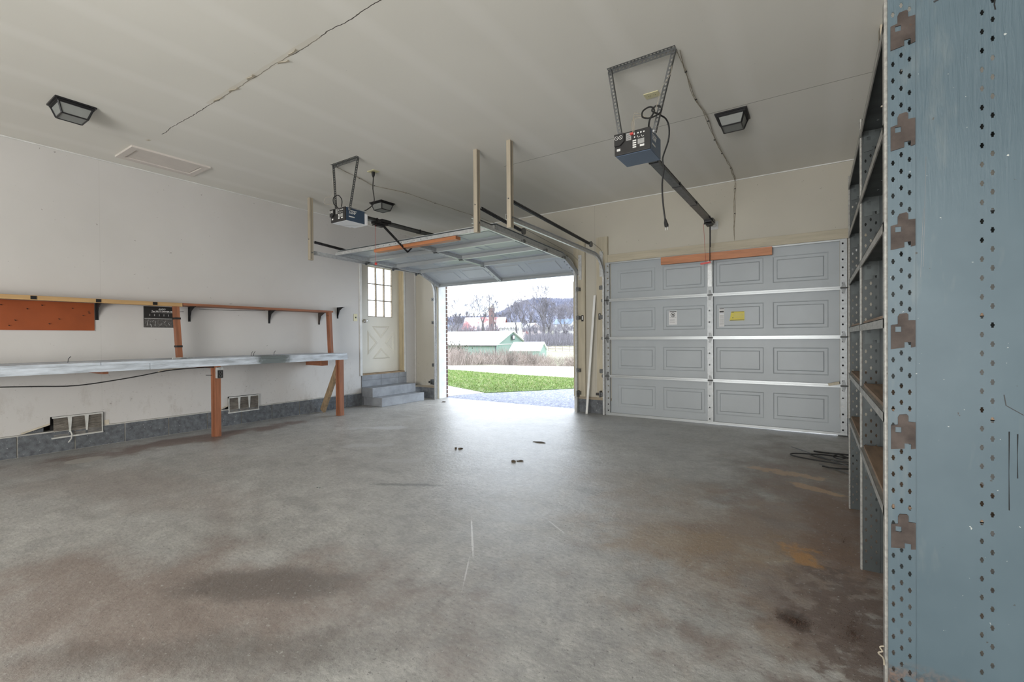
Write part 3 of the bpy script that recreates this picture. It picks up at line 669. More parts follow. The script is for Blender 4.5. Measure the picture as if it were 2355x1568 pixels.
bars(s2, -1.004, -0.954, [1.438], 0.009, 'print_black'); bars(s2, -1.003, -0.955, [1.396], 0.022, 'print_black'); bars(s2, -1.004, -0.954, [1.378], 0.005, 'slate_housing'); bars(s2, -1.002, -0.956, [1.24 + 0.012 * k for k in range(11)], 0.005, 'print_gray')
s3 = sticker(-0.890, -0.725, 1.292, 1.405, 'label_yellow', skew=0.02); tag(s3, 'yellow label with torn corner')
bars(s3, -0.885, -0.727, [1.295], 0.006, 'print_black'); bars(s3, -0.868, -0.84, [1.392], 0.008, 'print_black'); bars(s3, -0.868, -0.727, [1.396], 0.004, 'print_black'); bars(s3, -0.84, -0.735, [1.33, 1.345, 1.36, 1.375], 0.0025, 'print_gray')
MB().cyl((-0.853, YS - 0.0022, 1.327), (-0.853, YS - 0.001, 1.327), 0.006, 10).build('print', 'print_black', s3)
s4 = MB().box(0.222, 0.275, 6.158, 6.1605, 0.30, 0.41).build('warning_label', 'label_white', dc); b = MB().box(0.224, 0.273, 6.1570, 6.1580, 0.395, 0.402).build('print', 'red_plastic', s4)
b = MB(); b.box(0.224, 0.273, 6.1570, 6.158, 2.03, 2.07); b.build('print', 'print_black', dc)
bars(dc, -2.5, -2.5, [], 0.01, 'print_black') if False else None
MB().beam((0.11, 6.14, 0.56), (0.21, 6.13, 0.585), 0.02, 0.03).build('latch', 'beige_wood', dc)

# open door: three sections overhead and the lowest one tipping down
X1 = -5.68
do = thing('door_2', (X1 + DW / 2, 5.0, 2.25), kind='structure')
ya, za, yb_, zb_ = 5.69, 2.262, 4.07, 2.338
dv = Vector((0, yb_ - ya, zb_ - za)).normalized()
for k in range(3):
    o = Vector((X1, ya, za)) + dv * (k * 0.535)
    s_ = section(frame(o, (1, 0, 0), dv), 'door_section', do, k + 1, top=(k == 2))
v0 = Vector((0, 5.69 - 6.150, 2.262 - 2.072)).normalized()
section(frame(Vector((X1, ya, za)) - v0 * 0.535, (1, 0, 0), v0), 'door_section', do, 0)
o = Vector((X1, ya, za)) + dv * 1.605
MB().box(X1, X1 + DW, 3.995 + 0.060, 3.995 + 0.085, 2.285, 2.325).build('top_strut', 'galv', do)
MB().box(-4.885, -3.47, 4.075, 4.165, 2.245, 2.284).build('wooden_brace', 'orange_wood_x', do, bevel=0.002)
hz = MB()
for k in range(9): hz.box(X1 + 0.9 + k * 0.11, X1 + 0.907 + k * 0.11, 4.052, 4.056, 2.302, 2.309)
hz.build('screw_row', 'black_metal', do)

# ================================================================ TRACKS, SPRINGS, HANGERS
def track(X, side, za, zb, label, yend=3.70, holes=False):
    """U-channel: up the jamb, round the curve, back under the ceiling; side = +1 when the open side faces +X"""
    t = thing('overhead_door_track', (X, 5.0, 0), label, 'door track', 'overhead door tracks')
    r = 0.33; yv = 6.135
    pts = [Vector((X, yv, 0.004)), Vector((X, yv, zb - r))]
    for k in range(1, 9):
        a = math.pi / 2 * k / 8; pts.append(Vector((X, yv - r + r * math.cos(a), zb - r + r * math.sin(a))))
    pts.append(Vector((X, yend, za)))
    w, d, th = 0.052, 0.026, 0.003   # width in the plane of travel, depth across
    prof = [(-w / 2, 0), (w / 2, 0), (w / 2, d), (w / 2 - th, d), (w / 2 - th, th), (-w / 2 + th, th), (-w / 2 + th, d), (-w / 2, d)]
    vs = []; n = len(prof)
    for i, p in enumerate(pts):
        dr = (pts[min(i + 1, len(pts) - 1)] - pts[max(i - 1, 0)]).normalized(); nrm = Vector((0, dr.z, -dr.y)).normalized()
        for a, b in prof: vs.append(p + nrm * a + Vector((side * b, 0, 0)))
    fs = []
    for i in range(len(pts) - 1):
        for k in range(n): fs.append((i * n + k, i * n + (k + 1) % n, (i + 1) * n + (k + 1) % n, (i + 1) * n + k))
    fs += [tuple(range(n))[::-1], tuple((len(pts) - 1) * n + k for k in range(n))]
    MB().add(vs, fs).build('rail', 'galv', t)
    # brackets to the jamb
    for z in (0.29, 0.62, 1.385, 1.80):
        b = MB(); b.box(X - side * 0.035, X + side * 0.004, yv - 0.03, yv - 0.026, z - 0.03, z + 0.03); b.box(X - side * 0.045, X - side * 0.04, yv - 0.03, YF - 0.036, z - 0.025, z + 0.025)
        b.cyl((X - side * 0.02, yv - 0.042, z), (X - side * 0.02, yv - 0.03, z), 0.007, 6); b.build('bracket', 'galv_dark', t)
    # perforated flag angle at the curve
    rects = [(0.010, 0.017, 0.03 + 0.045 * k, 0.045 + 0.045 * k) for k in range(6)]
    MB().perf(frame((X - side * 0.035 - 0.025, 6.162, zb - 0.27), (1, 0, 0), (0, 0, 1)), 0.05, 0.36, 0.003, rects).build('flag_angle', 'galv', t)
    if holes:
        L = 2.1; rects = [(0.1 + 0.11 * k, 0.118 + 0.11 * k, 0.024, 0.033) for k in range(18)]
        dd = Vector((0, 1, (zb - za) / (pts[-2].y - yend))).normalized()
        MB().perf(frame((X + side * 0.030, yend + 0.10, za - 0.01), dd, (0, 0, 1)), L, 0.058, 0.003, rects).build('perforated_angle', 'galv_dark', t)
        MB().box(X + side * 0.002, X + side * 0.03, yend + 0.1, yend + 0.104, za - 0.01, za + 0.05).build('end_angle', 'galv_bright', t)
    return t
track(-5.735, 1, 2.278, 2.235, 'galvanized track left of the raised door, above the side door')
track(-2.915, -1, 2.300, 2.212, 'galvanized track with punched angle right of the raised door', holes=True)
track(-2.515, 1, 2.275, 2.232, 'galvanized track curving down left of the closed door')
track(0.315, -1, 2.275, 2.232, 'galvanized track right of the closed door, behind the steel shelving')
def spring(X, y0, z0, y1, z1, ycab, zcab, label):
    s = thing('extension_spring', (X, y0, z0), label, 'spring', 'door springs')
    p = Vector((X, y0, z0)); q = Vector((X, y1, z1)); N = int((q - p).length / 0.011)
    rs = []; pts = []
    for i in range(N + 1): pts.append(p.lerp(q, i / N)); rs.append(0.0205 if i % 2 else 0.0185)
    MB().tube(pts, rs, 8).build('coil', 'black_metal', s)
    e = MB(); e.tube([p + Vector((0, -0.05, 0.0)), p + Vector((0, -0.02, 0.012)), p + Vector((0, 0.0, 0))], 0.006, 6); e.cyl(p + Vector((-0.02, -0.045, 0)), p + Vector((0.02, -0.045, 0)), 0.012, 8)
    e.build('eye_bolt', 'galv', s)
    pl = MB(); c = q + Vector((0, 0.07, 0.0)); pl.cyl(c + Vector((-0.012, 0, 0)), c + Vector((0.012, 0, 0)), 0.038, 14); pl.beam(q, c, 0.022, 0.012); pl.build('pulley', 'galv_dark', s)
    MB().tube([c + Vector((0, 0, 0.035)), Vector((X, ycab, zcab)), Vector((X, 6.10, zcab - 0.06))], 0.0025, 5).build('cable', 'galv_dark', s)
    return s
spring(-5.715, 3.76, 2.425, 4.55, 2.37, 6.0, 2.31, 'black coil spring over the left track of the raised door')
spring(-2.885, 3.80, 2.440, 4.55, 2.36, 5.9, 2.28, 'shorter black coil spring right of the raised door')
spring(-2.49, 3.79, 2.440, 5.60, 2.335, 6.0, 2.32, 'long stretched black coil spring nearest the closed door')
spring(0.34, 3.79, 2.440, 5.60, 2.335, 6.0, 2.32, 'black coil spring above the steel shelving')
def hanger(x0, x1, y0, y1, z0, label):
    h = thing('wooden_hanger', ((x0 + x1) / 2, (y0 + y1) / 2, z0), label, 'wooden post', 'ceiling hangers for the door tracks')
    b = MB(); b.box(x0, x1, y0, y1 - 0.0, z0, ZC); b.build('post', 'beige_batten', h, bevel=0.002)
    MB().box(x0 - 0.0015, x1 + 0.0015, y0 + 0.02, y0 + 0.023, z0 + 0.01, ZC - 0.01).build('joint', 'gap_dark', h)
    MB().cyl(((x0 + x1) / 2, y0 - 0.006, z0 + 0.28), ((x0 + x1) / 2, y0, z0 + 0.28), 0.007, 8).build('bolt', 'galv_dark', h); MB().cyl((x1, (y0 + y1) / 2, z0 + 0.1), (x1 + 0.01, (y0 + y1) / 2, z0 + 0.1), 0.009, 8).build('bolt', 'galv_dark', h)
hanger(-5.725, -5.680, 3.665, 3.72, 2.17, 'beige ceiling post at the left wall, left of the blue opener')
hanger(-2.895, -2.850, 3.680, 3.735, 2.17, 'beige ceiling post at the right rear corner of the raised door')
hanger(-2.495, -2.450, 3.690, 3.745, 2.165, 'beige ceiling post between the two overhead doors, the right one of the pair')
hanger(0.330, 0.380, 3.62, 3.70, 2.17, 'beige ceiling post half hidden behind the steel shelving')

# ================================================================ OPENERS
def perf_strap(parent, p, q, face, wd=0.032, pitch=0.024, name='hanging_strap', m='galv_dark', lip=True):
    p = Vector(p); q = Vector(q); d = (q - p); L = d.length; d.normalize(); f = Vector(face)
    u = d.cross(f).normalized(); f = u.cross(d)
    n = int(L / pitch); rects = []
    for k in range(n):
        v = (k + 0.5) * L / n; rects.append((wd / 2 - 0.0045, wd / 2 + 0.0045, v - 0.0075, v + 0.0075)); rects.append((wd / 2 - 0.0065, wd / 2 + 0.0065, v - 0.005, v + 0.005))
    b = MB().perf(frame(p - u * wd / 2, u, d), wd, L, 0.002, rects)
    if lip: b.perf(frame(p - u * wd / 2, f, d, None), wd * 0.9, L, 0.002, rects)
    return b.build(name, m, parent)
def opener(bx0, bx1, by0, by1, bz0, bz1, ceil, rail_y1, rail_z, trolley_y, arm_end, label, mats, lens=False):
    cx = (bx0 + bx1) / 2
    t = thing('garage_door_opener', (cx, by0, bz0), label, 'door opener', 'garage door openers')
    side_m, bot_m = mats
    h = MB().box(bx0, bx1, by0 + 0.012, by1, bz0 + 0.004, bz1).build('housing', side_m, t, bevel=0.004)
    MB().box(bx0 + 0.004, bx1 - 0.004, by0 + 0.02, by1 - 0.006, bz0, bz0 + 0.005).build('underside', bot_m, t)
    fp = MB().box(bx0, bx1, by0, by0 + 0.013, bz0 + 0.002, bz1 + 0.002).build('control_panel', 'black_plastic', t, bevel=0.003)
    w = bx1 - bx0; hh = bz1 - bz0; y = by0
    def bx(a, b_, c, d, m, dep=0.001, name='print', par=fp): return MB().box(bx0 + a * w, bx0 + b_ * w, y - dep, y, bz0 + c * hh, bz0 + d * hh).build(name, m, par)
    MB().prism([(bx0 + 0.02 * w, bz0 + 0.97 * hh), (bx0 + 0.02 * w, bz0 + 0.42 * hh), (bx0 + 0.18 * w, bz0 + 0.42 * hh), (bx0 + 0.29 * w, bz0 + 0.58 * hh), (bx0 + 0.29 * w, bz0 + 0.97 * hh)], y - 0.018, y, frame((0, 0, 0), (1, 0, 0), (0, 0, 1), (0, 1, 0))).build('connector_cover', 'black_plastic', fp)
    for k in (0.085, 0.205):
        c = Vector((bx0 + k * w, y - 0.0195, bz0 + 0.78 * hh)); rr = 0.0125
        g = MB().tube([c + Vector((rr * math.cos(a * math.pi / 7), 0, rr * math.sin(a * math.pi / 7))) for a in range(15)], 0.0016, 4)
        g.beam(c + Vector((-0.008, 0, 0.008)), c + Vector((0.008, 0, -0.008)), 0.002, 0.002); g.build('print', 'print_white', fp)
    bx(0.07, 0.17, 0.20, 0.31, 'print_white'); bx(0.34, 0.48, 0.60, 0.95, 'print_gray')
    for z in (0.66, 0.75, 0.84): bx(0.37, 0.46, z, z + 0.02, 'print_black', 0.0016)
    bx(0.55, 0.58, 0.80, 0.90, 'print_white'); bx(0.56, 0.59, 0.66, 0.72, 'print_white')
    for z in (0.20, 0.30, 0.40, 0.50): bx(0.52, 0.62, z, z + 0.06, 'print_white')
    bx(0.66, 0.84, 0.33, 0.56, 'print_gray'); bx(0.72, 0.84, 0.20, 0.29, 'print_white')
    for k in (0.69, 0.80): 
        g = MB(); c = Vector((bx0 + k * w, y - 0.001, bz0 + 0.70 * hh)); rr = 0.009
        g.tube([c + Vector((rr * math.cos(a * math.pi / 6), 0, rr * math.sin(a * math.pi / 6))) for a in range(5, 12)], 0.0016, 4); g.build('print', 'print_white', fp)
    for k in (0.67, 0.75, 0.83): bx(k - 0.02, k + 0.02, 0.82, 0.88, 'print_white')
    # right-hand side print
    M = frame((bx1 + 0.0006, by0 + 0.045, bz0 + 0.082), (0, 1, 0), (0, 0, 1))
    text('1/2HP', 'print', 'print_white', h, M, 0.036)
    MB().box(bx1, bx1 + 0.001, by0 + 0.042, by0 + 0.150, bz0 + 0.114, bz0 + 0.121).build('print', 'print_white', h)
    MB().box(bx1, bx1 + 0.001, by0 + 0.045, by0 + 0.12, bz0 + 0.045, bz0 + 0.056).build('print', 'print_white', h)
    if lens:
        l = MB(); l.box(bx0 + 0.02, bx1 + 0.0, by1, by1 + 0.045, bz0 + 0.0, bz1 - 0.02); l.build('light_lens', 'lens_white', t, bevel=0.008)
        MB().tube([(bx0 + 0.01 + 0.0, by0 + 0.10 + 0.0, bz0 - 0.0005), (cx - 0.05, by0 + 0.17, bz0 - 0.0005), (cx, by0 + 0.22, bz0 - 0.0005), (bx1 - 0.02, by1 - 0.02, bz0 - 0.0005)], 0.0012, 4).build('antenna_wire', 'print_gray', t)
    else:
        MB().box(bx0 + 0.05, bx1 - 0.05, by1, by1 + 0.03, bz0 + 0.02, bz1 - 0.02).build('chassis_end', 'galv', t)
    MB().box(bx0 + 0.07, bx1 - 0.01, by0 + 0.03, by1 + 0.03, bz1, bz1 + 0.014).build('chassis_plate', 'galv', t)
    # ceiling angle and straps
    (cx0, cx1, cy) = ceil
    perf_strap(t, (cx0, cy, ZC - 0.018), (cx1, cy, ZC - 0.018), (0, -1, 0), name='ceiling_angle')
    perf_strap(t, (cx0 + 0.012, cy + 0.004, ZC - 0.01), (bx0 + 0.03, by0 + 0.05, bz1 - 0.02), (0, -1, 0))
    perf_strap(t, (cx1 - 0.012, cy + 0.004, ZC - 0.01), (bx1 + 0.012, by0 + 0.05, bz1 - 0.03), (0, -1, 0))
    for X, z in ((bx0 + 0.03, bz1 + 0.01), (bx1 + 0.012, bz1 - 0.02)): MB().cyl((X, by0 + 0.035, z), (X, by0 + 0.06, z), 0.008, 6).build('bolt', 'galv', t)
    # rail
    rl = MB(); rl.box(cx - 0.024, cx + 0.024, by1 - 0.02, rail_y1, rail_z - 0.004, rail_z); rl.box(cx - 0.024, cx - 0.020, by1 - 0.02, rail_y1, rail_z - 0.034, rail_z); rl.box(cx + 0.020, cx + 0.024, by1 - 0.02, rail_y1, rail_z - 0.034, rail_z); rl.box(cx - 0.034, cx + 0.034, by1 - 0.02, rail_y1, rail_z - 0.038, rail_z - 0.034)
    rl.build('rail', 'galv_dark', t)
    ch = MB(); ch.box(cx - 0.046, cx - 0.038, by1 - 0.02, rail_y1 - 0.02, rail_z - 0.022, rail_z - 0.010); ch.box(cx + 0.038, cx + 0.042, by1 - 0.02, rail_y1 - 0.02, rail_z - 0.018, rail_z - 0.012); ch.build('chain', 'black_metal', t)
    for yy in np.linspace(by1 + 0.25, rail_y1 - 0.3, 4): MB().box(cx - 0.037, cx + 0.037, yy, yy + 0.012, rail_z - 0.041, rail_z + 0.003).build('rail_joint', 'black_metal', t)
    hd = MB(); hd.box(cx - 0.03, cx + 0.03, rail_y1, YF - 0.002, rail_z - 0.03, rail_z - 0.024); hd.box(cx - 0.05, cx + 0.05, YF - 0.006, YF, rail_z - 0.07, rail_z + 0.03); hd.cyl((cx - 0.02, rail_y1 - 0.03, rail_z - 0.045), (cx + 0.02, rail_y1 - 0.03, rail_z - 0.045), 0.02, 12)
    hd.build('header_bracket', 'galv', t)
    # trolley, arm, release
    ty = trolley_y
    tr = MB(); tr.box(cx - 0.04, cx + 0.04, ty - 0.14, ty + 0.05, rail_z - 0.058, rail_z - 0.036); tr.box(cx - 0.028, cx + 0.028, ty - 0.10, ty + 0.0, rail_z - 0.085, rail_z - 0.05); tr.box(cx - 0.045, cx + 0.045, ty - 0.05, ty + 0.09, rail_z - 0.03, rail_z + 0.006)
    tr.cyl((cx - 0.045, ty - 0.12, rail_z - 0.07), (cx + 0.045, ty - 0.12, rail_z - 0.07), 0.008, 8); tr.build('trolley', 'black_metal', t)
    ae = Vector(arm_end); a0 = Vector((cx, ty, rail_z - 0.06))
    am = MB(); am.beam(a0, ae, 0.006, 0.026, up=(0, 1, 0.3)); am.beam(a0 + Vector((0.007, 0, 0)), a0.lerp(ae, 0.6) + Vector((0.007, 0, 0)), 0.006, 0.026, up=(0, 1, 0.3))
    am.build('lift_arm', 'black_metal', t)
    for k in range(6): c = a0.lerp(ae, 0.45 + k * 0.09); MB().cyl(c + Vector((0.0105, 0, 0)), c + Vector((0.0115, 0, 0)), 0.004, 6).build('arm_bolt', 'galv_bright', t)
    return t, cx
op1, c1 = opener(-4.455, -4.205, 3.13, 3.385, 2.375, 2.520, (-4.428, -3.988, 3.14), 6.05, 2.515, 3.75, (-4.33, 4.15, 2.20), 'dark blue opener with white light lens, over the raised door', ('blue_housing', 'lens_white'), lens=True)
MB().beam((-4.33, 4.15, 2.20), (-4.33, 4.24, 2.285), 0.02, 0.012).build('door_bracket', 'black_metal', op1)
MB().tube([(-4.33, 3.64, 2.44), (-4.33, 3.642, 2.0)], 0.0022, 5).build('release_cord', 'red_cord', op1)
MB().tube([(-4.33, 3.642, 2.0), (-4.33, 3.642, 1.985), (-4.33, 3.642, 1.97)], [0.008, 0.018, 0.012], 8).build('release_handle', 'red_plastic', op1)
MB().tube(smooth_pts([(-4.27, 3.38, 2.535), (-4.215, 3.42, 2.55), (-4.16, 3.48, 2.64), (-4.19, 3.49, 2.80), (-4.205, 3.51, 2.93), (-4.208, 3.512, 2.99)]), 0.0055, 6).build('power_cord', 'black_rubber', op1)
MB().tube([(-4.208, 3.512, 2.94), (-4.208, 3.512, 2.965), (-4.208, 3.512, 3.0)], [0.008, 0.017, 0.02], 8).build('plug', 'black_rubber', op1)
MB().tube(smooth_pts([(-4.28, 3.14, 2.53), (-4.26, 3.13, 2.60), (-4.31, 3.12, 2.655), (-4.39, 3.12, 2.64), (-4.40, 3.13, 2.58), (-4.34, 3.14, 2.53)]), 0.0052, 6).build('cord_loop', 'black_rubber', op1)
MB().tube(smooth_pts([(-4.41, 3.13, 2.97), (-4.43, 3.13, 2.85), (-4.405, 3.13, 2.80), (-4.42, 3.13, 2.70), (-4.44, 3.12, 2.66), (-4.50, 3.10, 2.66), (-4.53, 3.10, 2.60), (-4.45, 3.11, 2.575), (-4.40, 3.13, 2.57)]), 0.0018, 4).build('wall_button_wire', 'bell_wire', op1)
op2, c2 = opener(-1.190, -0.937, 3.13, 3.385, 2.380, 2.528, (-1.238, -0.768, 3.14), 6.05, 2.505, 5.93, (-1.098, 6.115, 2.03), 'slate opener with black label panel, nearest the camera, over the closed door', ('slate_housing', 'slate_housing'))
MB().tube([(-1.12, 5.85, 2.44), (-1.115, 5.95, 1.99)], 0.0022, 5).build('release_cord', 'red_cord', op2)
MB().beam((-1.175, 5.95, 1.985), (-1.06, 5.95, 1.995), 0.016, 0.022).build('release_handle', 'red_plastic', op2)
# coiled cord and dangling plug
MB().tube(smooth_pts([(-0.95, 3.14, 2.53), (-0.93, 3.10, 2.56), (-0.905, 3.12, 2.62), (-0.935, 3.13, 2.66), (-0.985, 3.13, 2.645), (-0.985, 3.12, 2.60), (-0.93, 3.11, 2.575), (-0.875, 3.13, 2.60), (-0.865, 3.15, 2.64), (-0.90, 3.15, 2.665), (-0.93, 3.15, 2.64), (-0.89, 3.18, 2.615), (-0.86, 3.24, 2.60), (-0.85, 3.28, 2.55), (-0.862, 3.30, 2.47), (-0.90, 3.30, 2.36), (-0.893, 3.30, 2.28), (-0.905, 3.30, 2.18), (-0.90, 3.30, 2.05), (-0.885, 3.30, 1.92)]), 0.0058, 6).build('power_cord', 'black_rubber', op2)
MB().tube([(-0.885, 3.30, 1.93), (-0.882, 3.30, 1.905), (-0.877, 3.30, 1.885), (-0.875, 3.30, 1.872)], [0.0065, 0.012, 0.015, 0.013], 8).build('plug', 'black_rubber', op2)
MB().box(-0.885, -0.882, 3.299, 3.303, 1.85, 1.873).box(-0.870, -0.867, 3.299, 3.303, 1.85, 1.873).build('plug_prongs', 'galv', op2)
wr = MB()
for dz in (0, 0.022, 0.04): wr.tube(smooth_pts([(-1.055 + dz * 0.3, 3.12, 2.515), (-1.06 + dz * 0.4, 3.12, 2.58), (-1.045, 3.12, 2.60 + dz), (-1.0, 3.12, 2.60 + dz * 0.6), (-0.95, 3.13, 2.59), (-0.87, 3.14, 2.60)]), 0.0018, 4)
wr.tube(smooth_pts([(-0.90, 3.13, 2.62), (-0.86, 3.13, 2.76), (-0.80, 3.13, 2.84), (-0.79, 3.14, 2.93), (-0.765, 3.17, 3.0)]), 0.0018, 4); wr.build('wall_button_wire', 'bell_wire', op2)
MB().box(-1.072, -1.05, 3.112, 3.13, 2.498, 2.512).build('wire_terminals', 'red_plastic', op2)
# ceiling outlets
for (x, y, lab) in ((-4.208, 3.512, 'pale yellow ceiling outlet with the opener cord plugged in'), (-1.075, 3.645, 'unused pale yellow ceiling outlet behind the near opener straps')):
    t = thing('ceiling_outlet', (x, y, ZC), lab, 'outlet', 'ceiling outlets')
    MB().box(x - 0.057, x + 0.057, y - 0.043, y + 0.043, ZC - 0.006, ZC).build('cover_plate', 'almond_plate', t, bevel=0.002)
    b = MB()
    for s in (-1, 1):
        for q in (-1, 1): b.box(x + s * 0.02 + q * 0.006 - 0.0012, x + s * 0.02 + q * 0.006 + 0.0012, y - 0.005, y + 0.005, ZC - 0.0068, ZC - 0.006)
    b.build('slot', 'gap_dark', t)
# bell wire stapled along the ceiling
def ceiling_wire(pts, label, name='bell_wire_run', zz=ZC - 0.006, strands=2):
    t = thing(name, pts[0], label, 'wire', 'low voltage wires')
    b = MB(); rnd = random.Random(3)
    for s in range(strands):
        P = []
        for i in range(len(pts) - 1):
            p = Vector(pts[i]); q = Vector(pts[i + 1]); n = max(2, int((q - p).length / 0.16))
            for k in range(n):
                v = p.lerp(q, k / n); j = 0.014; 
                v += Vector((rnd.uniform(-j, j), rnd.uniform(-j, j) if abs(q.z - p.z) < 0.1 else 0, 0)); P.append(v)
        P.append(Vector(pts[-1])); b.tube(smooth_pts(P, 2), 0.0022, 4)
    b.build('wire', 'bell_wire', t)
    sp = MB()
    for p in pts[1:-1]: p = Vector(p); sp.box(p.x - 0.008, p.x + 0.008, p.y - 0.004, p.y + 0.004, p.z - 0.004, p.z + 0.004)
    sp.build('staple', 'black_metal', t)
zc = ZC - 0.010
ceiling_wire([(-4.404, 3.16, zc), (-4.50, 3.55, zc), (-4.57, 3.83, zc), (-4.455, 4.25, zc), (-4.46, 4.8, zc), (-4.43, 5.65, zc), (-4.43, 6.18, zc), (-4.43, YF - 0.006, 2.6)], 'thin tan wire stapled along the ceiling past the far light')
ceiling_wire([(-0.762, 3.17, zc), (-0.775, 3.45, zc), (-0.80, 3.9, zc), (-0.79, 4.35, zc), (-0.815, 4.8, zc), (-0.812, 5.2, zc), (-0.80, 5.7, zc), (-0.82, YF - 0.006, zc), (-0.823, YF - 0.006, 2.9), (-0.826, YF - 0.006, 2.6), (-0.83, YF - 0.006, 2.27)], 'twisted tan wires stapled along the ceiling left of the near light and down the wall', strands=3)
# ================================================================ CEILING LIGHTS
def ceiling_light(x, y, label):
    t = thing('ceiling_light', (x, y, ZC), label, 'ceiling light', 'square ceiling lights'); s = 0.125
    b = MB(); b.box(x - s, x + s, y - s, y + s, ZC - 0.012, ZC); b.box(x - s + 0.012, x + s - 0.012, y - s + 0.012, y + s - 0.012, ZC - 0.026, ZC - 0.012)
    t0, b0, z0, z1 = 0.104, 0.078, ZC - 0.024, ZC - 0.105
    def c(sx, sy, r, z): return (x + sx * r, y + sy * r, z)
    cr = [(-1, -1), (1, -1), (1, 1), (-1, 1)]
    for k, (a, d) in enumerate(cr):
        e, g = cr[(k + 1) % 4]
        b.beam(c(a, d, t0, z0), c(a, d, b0, z1), 0.010, 0.010); b.beam(c(a, d, b0, z1), c(e, g, b0, z1), 0.009, 0.009); b.beam(c(a, d, t0, z0), c(e, g, t0, z0), 0.010, 0.012)
    b.build('frame', 'black_metal', t)
    for k, (a, d) in enumerate(cr):
        e, g = cr[(k + 1) % 4]
        MB().add([c(a, d, t0 - 0.003, z0), c(e, g, t0 - 0.003, z0), c(e, g, b0 - 0.003, z1), c(a, d, b0 - 0.003, z1)], [(0, 1, 2, 3)]).build('glass_pane', 'glass_frost', t)
    MB().box(x - b0 + 0.003, x + b0 - 0.003, y - b0 + 0.003, y + b0 - 0.003, z1 + 0.0, z1 + 0.003).build('glass_pane', 'glass_frost', t)
ceiling_light(-5.035, 1.155, 'black framed ceiling light at the upper left, near the attic hatch')
ceiling_light(-0.600, 4.385, 'black framed ceiling light right of the near opener')
ceiling_light(-5.09, 4.40, 'small far black framed ceiling light behind the blue opener')
# ================================================================ ATTIC HATCH
t = thing('attic_hatch', (-5.79, 2.05, ZC), 'off-white attic hatch with wooden trim beside the left wall', 'hatch')
hx0, hx1, hy0, hy1 = -6.02, -5.56, 1.705, 2.405; w = 0.075
for n, q in enumerate(((hx0, hx1, hy0, hy0 + w * 0.75), (hx0, hx1, hy1 - w * 0.75, hy1), (hx0, hx0 + w, hy0 + w * 0.75, hy1 - w * 0.75), (hx1 - w, hx1, hy0 + w * 0.75, hy1 - w * 0.75))):
    MB().box(*q, ZC - 0.019, ZC).build('trim_board', 'hatch_paint', t)
MB().box(hx0 + w + 0.003, hx1 - w - 0.010, hy0 + w * 0.75 + 0.003, hy1 - w * 0.75 - 0.010, ZC - 0.008, ZC - 0.001).build('panel', 'hatch_paint', t)
MB().box(hx0 + w, hx1 - w, hy0 + w * 0.75, hy1 - w * 0.75, ZC - 0.0015, ZC - 0.0005).build('gap', 'gap_dark', t)

# ================================================================ WORKBENCH
bench = thing('workbench', (-5.98, 1.3, 0), 'long narrow gray-topped workbench on orange posts along the left wall', 'workbench')
BX0, BX1 = XL + 0.004, -5.68
for a, b, c in ((BX0, -6.09, 0.0), (-6.084, -5.89, 0.002), (-5.884, BX1 + 0.004, 0.0)):
    for y0, y1 in ((-1.2, 1.482), (1.486, 4.235)): MB().box(a, b, y0, y1, 0.866, 0.894 + c).build('top_plank', 'gray_bench', bench, bevel=0.002)
for y0, y1 in ((-1.2, 1.868), (1.872, 4.245)): MB().box(BX1 - 0.034, BX1 + 0.004, y0, y1, 0.803, 0.8655).build('fascia_board', 'gray_bench', bench, bevel=0.002)
MB().box(BX1 - 0.032, BX1 - 0.006, 3.96, 4.242, 0.78, 0.803).build('fascia_splice', 'gray_bench', bench) if False else None
for y0, y1 in ((2.465, 2.55), (4.095, 4.19)):
    MB().box(BX1 - 0.075, BX1 - 0.036, y0, y1, 0.0, 0.866).build('leg', 'orange_wood_z', bench, bevel=0.002)
    MB().box(BX1 - 0.0355, BX1 + 0.002, y0 + 0.012, y1 - 0.012, 0.0, 0.803).build('leg', 'orange_wood_z', bench, bevel=0.002)
MB().box(-6.26, -5.76, 1.52, 1.56, 0.775, 0.865).build('cross_beam', 'orange_wood', bench)
MB().box(-6.26, -5.86, 3.955, 4.045, 0.722, 0.865).build('cross_beam', 'orange_wood', bench)
MB().box(-6.26, -5.76, 2.49, 2.53, 0.775, 0.865).build('cross_beam', 'orange_wood', bench)
MB().beam((-5.765, 4.145, 0.70), (-6.19, 4.18, 0.025), 0.088, 0.038, up=(0, 1, 0)).build('brace', 'brown_brace', bench)
nl = MB()
for y in (2.99, 3.02, 3.28, 1.3): nl.tube([(-5.9, y, 0.895), (-5.9, y + 0.004, 0.93), (-5.9, y + 0.022, 0.953)], 0.003, 5)
nl.tube([(-5.72, 2.47, 0.70), (-5.72, 2.40, 0.705)], 0.003, 5); nl.build('bent_nail', 'black_metal', bench)
# metal pieces on the bench
mp_ = thing('pipe_clamp', (-5.80, 2.2, 0.896), 'small gray metal clamp lying on the bench top left of the middle post', 'clamp')
MB().tube(smooth_pts([(-5.78, 2.11, 0.903), (-5.74, 2.17, 0.906), (-5.80, 2.24, 0.903), (-5.85, 2.17, 0.903), (-5.78, 2.11, 0.903)]), 0.008, 6).build('clamp_ring', 'galv_bright', mp_)
MB().tube([(-5.80, 2.24, 0.905), (-5.82, 2.33, 0.905)], 0.007, 6).build('clamp_screw', 'galv', mp_)
